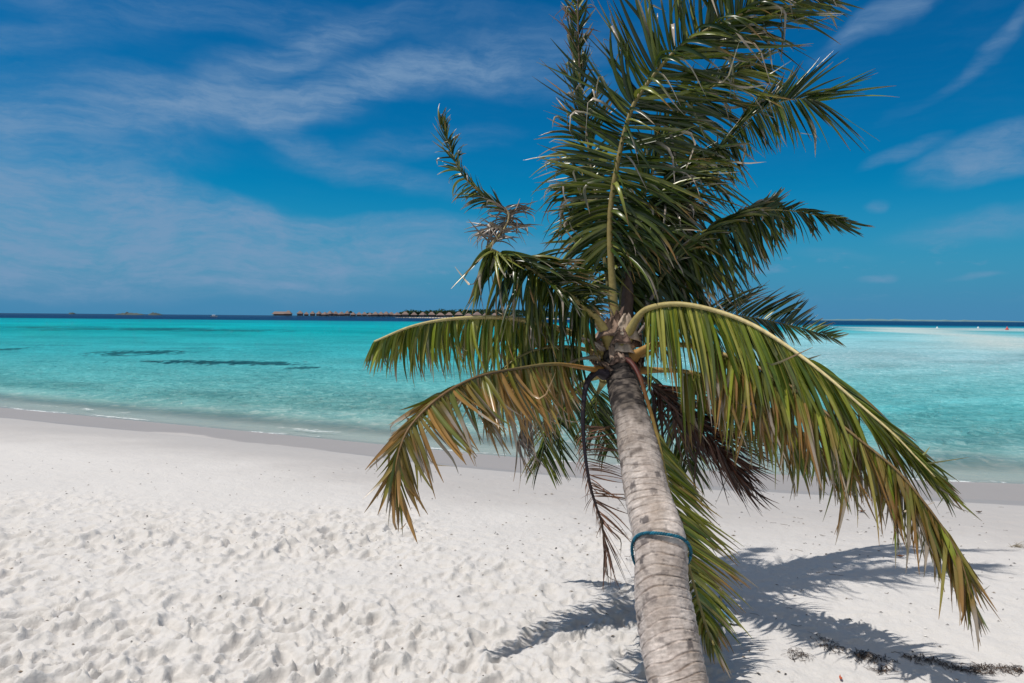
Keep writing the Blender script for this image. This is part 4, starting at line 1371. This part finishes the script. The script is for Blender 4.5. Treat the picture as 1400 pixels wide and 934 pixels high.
    frond([(856, 464, 4.1), (878, 420, 4.2), (905, 385, 4.3), (945, 350, 4.4), (990, 322, 4.5), (1035, 300, 4.55), (1062, 270, 4.6)],
          .02, .004, 80, .3, .42, (.8, 1, 1, .8, .5),
          [(K(.2, (.4, .8, 0), 1, (.6, .6, 0)), K(.2, (.4, .9, 0), .7, (.5, .9, 0), 1, (.3, .95, 0)), 1.0), (K(.2, (.5, -.8, 0), 1, (.4, -.9, 0)), K(.2, (.9, -.2, 0), .8, (.7, -.7, 0), 1, (.4, -.9, 0)), .6)],
          DARKG, 'dark frond folded behind the one reaching right', 122, [OLV, OLV], .2, .08, .1, .012, pale=.3)
    # upper right frond
    frond([(854, 460, 4.1), (880, 370, 4.25), (925, 285, 4.42), (970, 218, 4.55), (1014, 170, 4.65), (1042, 150, 4.7), (1069, 139, 4.74), (1095, 135, 4.78), (1118, 138, 4.8)],
          .020, .004, 74, .60, .46, (.62, .7, .7, .8, 1.0, 1.3),
          [(K(.3, (.5, .7, 0), .75, (.5, .85, 0), .9, (.45, .9, 0), .96, (.75, .7, 0), 1, (.85, .45, 0)), K(.3, (.5, .9, 0), .75, (.3, 1, 0), .9, (.2, 1, 0), .95, (.5, .9, 0), 1, (.85, .6, 0)), .85),
           (K(.3, (.5, -.8, 0), .75, (.6, -.8, 0), .9, (.55, -.85, 0), .95, (.9, -.3, 0), 1, (1, -.2, 0)), K(.3, (.6, -.5, 0), .75, (.5, -.85, 0), .88, (.4, -.9, 0), .94, (.95, -.25, 0), 1, (1, .08, 0)), .85)],
          DARKG + GREEN[:1], 'upper right frond ending in an open fan against the sky', 123, [OLV, OLV, YGR, YGR], .2, .10, .07, .0105, pale=.6)
    # low frond behind the right arch
    frond([(872, 462, 4.2), (930, 434, 4.45), (1000, 431, 4.72), (1072, 443, 4.98), (1110, 453, 5.1), (1143, 464, 5.2)],
          .018, .004, 75, .3, .42, (1, 1, .85, .6, .4, .3),
          [(K(.3, (.6, -.6, 0), .8, (.7, -.6, 0), 1, (.9, -.1, 0)), K(.3, (.95, -.15, 0), .8, (.75, -.5, 0), 1, (.9, -.2, 0)), .9), (K(.3, (.5, .8, 0), 1, (.8, .6, 0)), K(.3, (.6, .8, 0), .8, (.6, .8, 0), 1, (.8, .55, 0)), .75)],
          DARKG, 'low dark frond pointing right behind the long arched one', 124, [OLV, OLV, (.2, .16, .07)], .3, .03, .07, .0105)
    # short drooping frond low behind the trunk right
    frond([(866, 505, 4.1), (890, 515, 4.25), (915, 545, 4.4), (930, 590, 4.5), (940, 640, 4.55)],
          .018, .004, 50, .15, .32, (.8, 1, 1, .7),
          [(K(0, (.8, .4, .1), 1, (.7, .7, 0)), K(0, (.6, .8, 0), 1, (.4, .95, 0)), 1), (K(0, (-.6, .6, .1), 1, (-.5, .8, 0)), K(0, (-.4, .9, 0), 1, (-.2, 1, 0)), .8)],
          DARKG, 'green frond low behind the trunk', 125, [OLV, OLV], .25, .04, .1, .0105)


build_fronds()


def build_crown():
    """fibrous sheaths, old stalk stubs and the brown spear in the heart of the crown"""
    rg = np.random.default_rng(21)
    # spear
    mb = MB()
    q, _ = catmull([np.append(P(850, 478, 3.97), .045), np.append(P(855, 440, 4.02), .040), np.append(P(858, 405, 4.08), .036), np.append(P(859, 372, 4.12), .016)], 40)
    rr = q[:, 3] * (1 + .04 * np.sin(np.arange(40) * .5))
    c = np.tile(np.array((.17, .115, .09)), (40, 1)) * np.linspace(1.2, .7, 40)[:, None]
    tube(mb, q[:, :3], rr, 12, c)
    link('spear', mb.mesh('spear'), M_HUSK, palm)
    # sheaths: curved ragged plates wrapped round the crown
    cen, _ = catmull([P(848, 512, 3.84), P(845, 490, 3.90), P(846, 465, 3.97), P(849, 440, 4.02)], 30)
    T, N, B = frames(cen)
    for k in range(30):
        lvl = rg.uniform(.0, .80)
        i = int(lvl * 29)
        r = (.092 + .058 * math.sin(math.pi * min(lvl * 1.1, 1))) * rg.uniform(.85, 1.1)
        a0 = rg.uniform(0, 2 * math.pi)
        wid = rg.uniform(.35, .75)
        hgt = rg.uniform(.08, .16)
        m, n = 11, 9
        V = np.zeros((n, m, 3))
        flare = rg.uniform(-.35, .35)
        colr = np.array([(.26, .18, .135), (.36, .27, .21), (.17, .115, .09), (.48, .39, .31)][rg.integers(4)])
        cc = np.zeros((n, m, 3))
        rag = rg.uniform(.75, 1.0, m)
        for a in range(n):
            v = a / (n - 1)
            for b in range(m):
                u = b / (m - 1) * 2 - 1
                an = a0 + u * wid * (1 - .80 * v ** 1.3) + .25 * v * math.sin(k)
                rad = r + flare * hgt * v * v + .008 * math.sin(5 * u + 3 * v + k) + rg.normal(0, .0015) + .004 * (1 - u * u)
                V[a, b] = cen[i] + T[i] * (v * rag[b] - .25) * hgt + rad * (N[i] * math.cos(an) + B[i] * math.sin(an))
                cc[a, b] = colr * (1 + .3 * math.sin(9 * u + k)) * (1.15 - .3 * v)
        ii, jj = np.meshgrid(np.arange(n - 1), np.arange(m - 1), indexing='ij')
        a = ii * m + jj
        Q = np.stack((a, a + 1, a + m + 1, a + m), -1).reshape(-1, 4)
        me = mesh_np('leaf_sheath', V.reshape(-1, 3), Q, None, {'col': np.clip(cc.reshape(-1, 3), .01, 1)})
        o = link('leaf_sheath', me, M_HUSK, palm)
        md = o.modifiers.new('thick', 'SOLIDIFY')
        md.thickness = .005
    # old dry stalk stubs
    for (pts, r, col) in (([(862, 462, 3.95), (876, 434, 3.98), (888, 412, 4.02), (897, 397, 4.05)], .020, (.24, .19, .16)),
                          ([(866, 466, 3.9), (884, 440, 3.9), (897, 418, 3.92)], .016, (.28, .23, .20)),
                          ([(832, 468, 4.0), (818, 448, 4.05), (806, 432, 4.1)], .030, (.27, .20, .16)),
                          ([(868, 486, 3.82), (886, 484, 3.8), (898, 478, 3.79)], .026, (.38, .24, .09)),
                          ([(826, 478, 3.86), (806, 466, 3.82), (792, 462, 3.80)], .022, (.33, .27, .22))):
        mb = MB()
        p, _ = catmull([P(*q) for q in pts], 14)
        tube(mb, p, np.linspace(r, r * .62, 14), 9, np.array(col), .6)
        link('stalk_stub', mb.mesh('stalk_stub'), M_STALK, palm)


build_crown()


# ------------------------------------------------------------------ seaweed, litter, small things on the sand
def weed_clump(px, py, wpx, hpx, n, label, seed, rz=.0):
    rg = np.random.default_rng(seed)
    c = ground_hit(px, py)
    d = c[1]
    ax = wpx / F * d
    ay = max(hpx / F * d * d / 1.7, .03)
    mb = MB()
    for i in range(int(n * 1.25)):
        r = rg.random() ** .7
        a = rg.uniform(0, 2 * math.pi)
        x, y = r * math.cos(a) * ax, r * math.sin(a) * ay
        x0, y0 = c[0] + x * math.cos(rz) - y * math.sin(rz), c[1] + x * math.sin(rz) + y * math.cos(rz)
        L = rg.uniform(.02, .075)
        h = rg.uniform(0, 6.28)
        m = 7
        pts = []
        for k in range(m):
            h += rg.normal(0, .65)
            x0 += math.cos(h) * L / m
            y0 += math.sin(h) * L / m
            z = float(ground_z(x0, y0)) + .003 + rg.uniform(0, .02) * (1 - r) * math.sin(math.pi * k / (m - 1))
            pts.append((x0, y0, z))
        pts = np.array(pts)
        col = np.array([(.075, .052, .040), (.10, .068, .050), (.055, .042, .036), (.15, .10, .07)][rg.integers(4)])
        tube(mb, pts, rg.uniform(.0006, .0021) * np.array((.7, 1, 1, 1, .9, .7, .4)), 4, col, .4)
    o = link('seaweed', mb.mesh('seaweed'), M_WEED, None, c)
    tag(o, label, 'seaweed', 'dry seaweed clumps on the sand')


weed_clump(1090, 896, 17, 9, 46, 'small dark seaweed tuft nearest the trunk, in the palm shadow', 1)
weed_clump(1130, 880, 15, 12, 60, 'dark upright tuft of seaweed at the shadow middle', 2)
weed_clump(1186, 898, 32, 8, 120, 'big dark wad of dry seaweed in the palm shadow', 3, -.35)
weed_clump(1208, 917, 15, 4, 34, 'short seaweed scrap just below the big wad', 4)
weed_clump(1264, 902, 30, 6, 90, 'long dark seaweed streak at the shadow edge', 5, -.3)
weed_clump(1305, 913, 20, 4, 40, 'thin seaweed strands between the streak and the sunlit wad', 6)
weed_clump(1345, 915, 36, 6, 110, 'brown seaweed wad lying in sunlight at lower right', 7, -.15)
weed_clump(1385, 915, 18, 7, 60, 'seaweed tuft at the right edge of the sand', 8, -.3)


def build_litter():
    rg = np.random.default_rng(31)
    mb = MB()
    n = 800
    for i in range(n):
        if rg.random() < .55:
            y = rg.uniform(4.6, 8.2)
            x = rg.uniform(-.85, .85) * y
            if y > wet_y(np.array(x)) - .1:
                continue
        else:
            y = rg.uniform(2.6, 6)
            x = rg.uniform(-.85, .85) * y
        L = rg.uniform(.005, .014) * (1 + .5 * rg.random() ** 4)
        a = rg.normal(0, .6)
        h = L * rg.uniform(.15, .6)
        z = float(ground_z(x, y)) + .003
        ca, sa = math.cos(a), math.sin(a)
        V = []
        for (u, v, w) in ((-1, 0, 0), (0, -1, .002), (1, 0, 0), (0, 1, .001), (0, 0, .006)):
            V.append((x + (u * L * ca - v * h * sa), y + (u * L * sa + v * h * ca), z + w))
        col = np.array([(.10, .075, .055), (.16, .13, .10), (.06, .05, .045), (.75, .72, .68), (.22, .17, .12)][rg.integers(5)])
        mb.add(V, None, [(0, 1, 4), (1, 2, 4), (2, 3, 4), (3, 0, 4)], col)
    # thin twigs lying about on the smooth sand at right
    for i in range(60):
        y = rg.uniform(3.4, 7.4)
        x = rg.uniform(.15, .8) * y
        L = rg.uniform(.02, .06)
        a = rg.normal(-.2, .4)
        k = np.linspace(-.5, .5, 5)
        xs, ys = x + k * L * math.cos(a), y + k * L * math.sin(a) + .006 * rg.normal(size=5)
        tube(mb, np.stack((xs, ys, ground_z(xs, ys) + .002), 1), .0011, 4, np.array((.13, .10, .08)))
    o = link('beach_litter', mb.mesh('beach_litter', False), M_WEED)
    tag(o, 'scattered bits of shell, bark and twigs on the sand', 'litter', kind='stuff')


build_litter()


def fallen_leaf(px, py, L, col, label, a, name='fallen_leaf', cat='leaf'):
    c = ground_hit(px, py)
    n, m = 9, 5
    V, Q = [], []
    for i in range(n):
        u = i / (n - 1)
        w = L * .20 * math.sin(math.pi * min(1, u * .95 + .04)) ** .8
        for j in range(m):
            v = j / (m - 1) * 2 - 1
            x, y = (u - .5) * L, v * w
            V.append(c + (x * math.cos(a) - y * math.sin(a), x * math.sin(a) + y * math.cos(a), .008 + .10 * L * v * v + .16 * L * (2 * u - 1) ** 2 + .004 * math.sin(9 * u + 3 * v)))
    for i in range(n - 1):
        for j in range(m - 1):
            k = i * m + j
            Q.append((k, k + 1, k + m + 1, k + m))
    me = mesh_np(name, V, Q, None, {'col': np.tile(np.array(col), (n * m, 1))})
    o = link(name, me, M_WEED, None, c)
    md = o.modifiers.new('thick', 'SOLIDIFY')
    md.thickness = .002
    tag(o, label, cat)


fallen_leaf(1178, 701, .07, (.17, .07, .03), 'red brown fallen leaf at the wet sand edge under the olive frond', .1)
fallen_leaf(1230, 762, .06, (.15, .07, .04), 'small brown fallen leaf on the smooth sand right of the shadow', -.3)
fallen_leaf(1149, 930, .035, (.55, .13, .06), 'orange red leaf scrap at the bottom edge of the picture', 1.3)
fallen_leaf(1122, 700, .035, (.09, .06, .04), 'dark leaf scrap just below the wet sand', .2)
fallen_leaf(1338, 702, .06, (.10, .07, .05), 'thin dark leaf scrap on the dry sand at right', .0)


def build_cloth():
    """crumpled red and blue cloth half hidden by the hanging frond"""
    c = ground_hit(965, 838)
    n, m = 34, 26
    V = np.zeros((n, m, 3))
    cc = np.zeros((n, m, 3))
    for i in range(n):
        for j in range(m):
            u, v = i / (n - 1) - .5, j / (m - 1) - .5
            x, y = u * .30, v * .34
            edge = 1 - max(abs(u), abs(v)) * 2
            z = .05 * (fbm(np.array(u * 5.0), np.array(v * 5.0), 201, 3) + .35) * min(1, edge * 4 + .2) + .012
            V[i, j] = (c[0] + x, c[1] + y, float(ground_z(c[0] + x, c[1] + y)) + max(.006, z))
            cc[i, j] = (.62, .075, .045) if u < -.22 else ((.10, .26, .42) if (j // 4) % 2 else (.50, .53, .56))
    ii, jj = np.meshgrid(np.arange(n - 1), np.arange(m - 1), indexing='ij')
    a = ii * m + jj
    Q = np.stack((a, a + 1, a + m + 1, a + m), -1).reshape(-1, 4)
    me = mesh_np('beach_cloth', V.reshape(-1, 3), Q, None, {'col': cc.reshape(-1, 3)})
    o = link('beach_cloth', me, M_WEED, None, c)
    tag(o, 'crumpled red and blue cloth on the sand behind the hanging frond', 'cloth')


build_cloth()


def build_grass_tuft():
    rg = np.random.default_rng(41)
    c = ground_hit(1388, 748)
    mb = MB()
    for i in range(26):
        a, l = rg.uniform(0, 6.28), rg.uniform(.04, .13)
        h = rg.uniform(.2, 1.0)
        d = norm(np.array((math.cos(a), math.sin(a) * .6, h)))
        k = np.linspace(0, 1, 6)[:, None]
        p = c + (rg.normal(0, .02), rg.normal(0, .015), -.004) + d * l * k + np.array((.03, 0, -.03)) * k ** 2
        tube(mb, p, np.linspace(.0018, .0005, 6), 4, np.array((.42, .36, .27)) * rg.uniform(.7, 1.2))
    o = link('dry_grass_tuft', mb.mesh('dry_grass_tuft'), M_WEED, None, c)
    tag(o, 'small pale dry grass tuft on the sand at the right edge', 'grass tuft')


build_grass_tuft()

for o in C.objects:                       # drop the builder's own bookkeeping
    if '_o' in o:
        del o['_o']
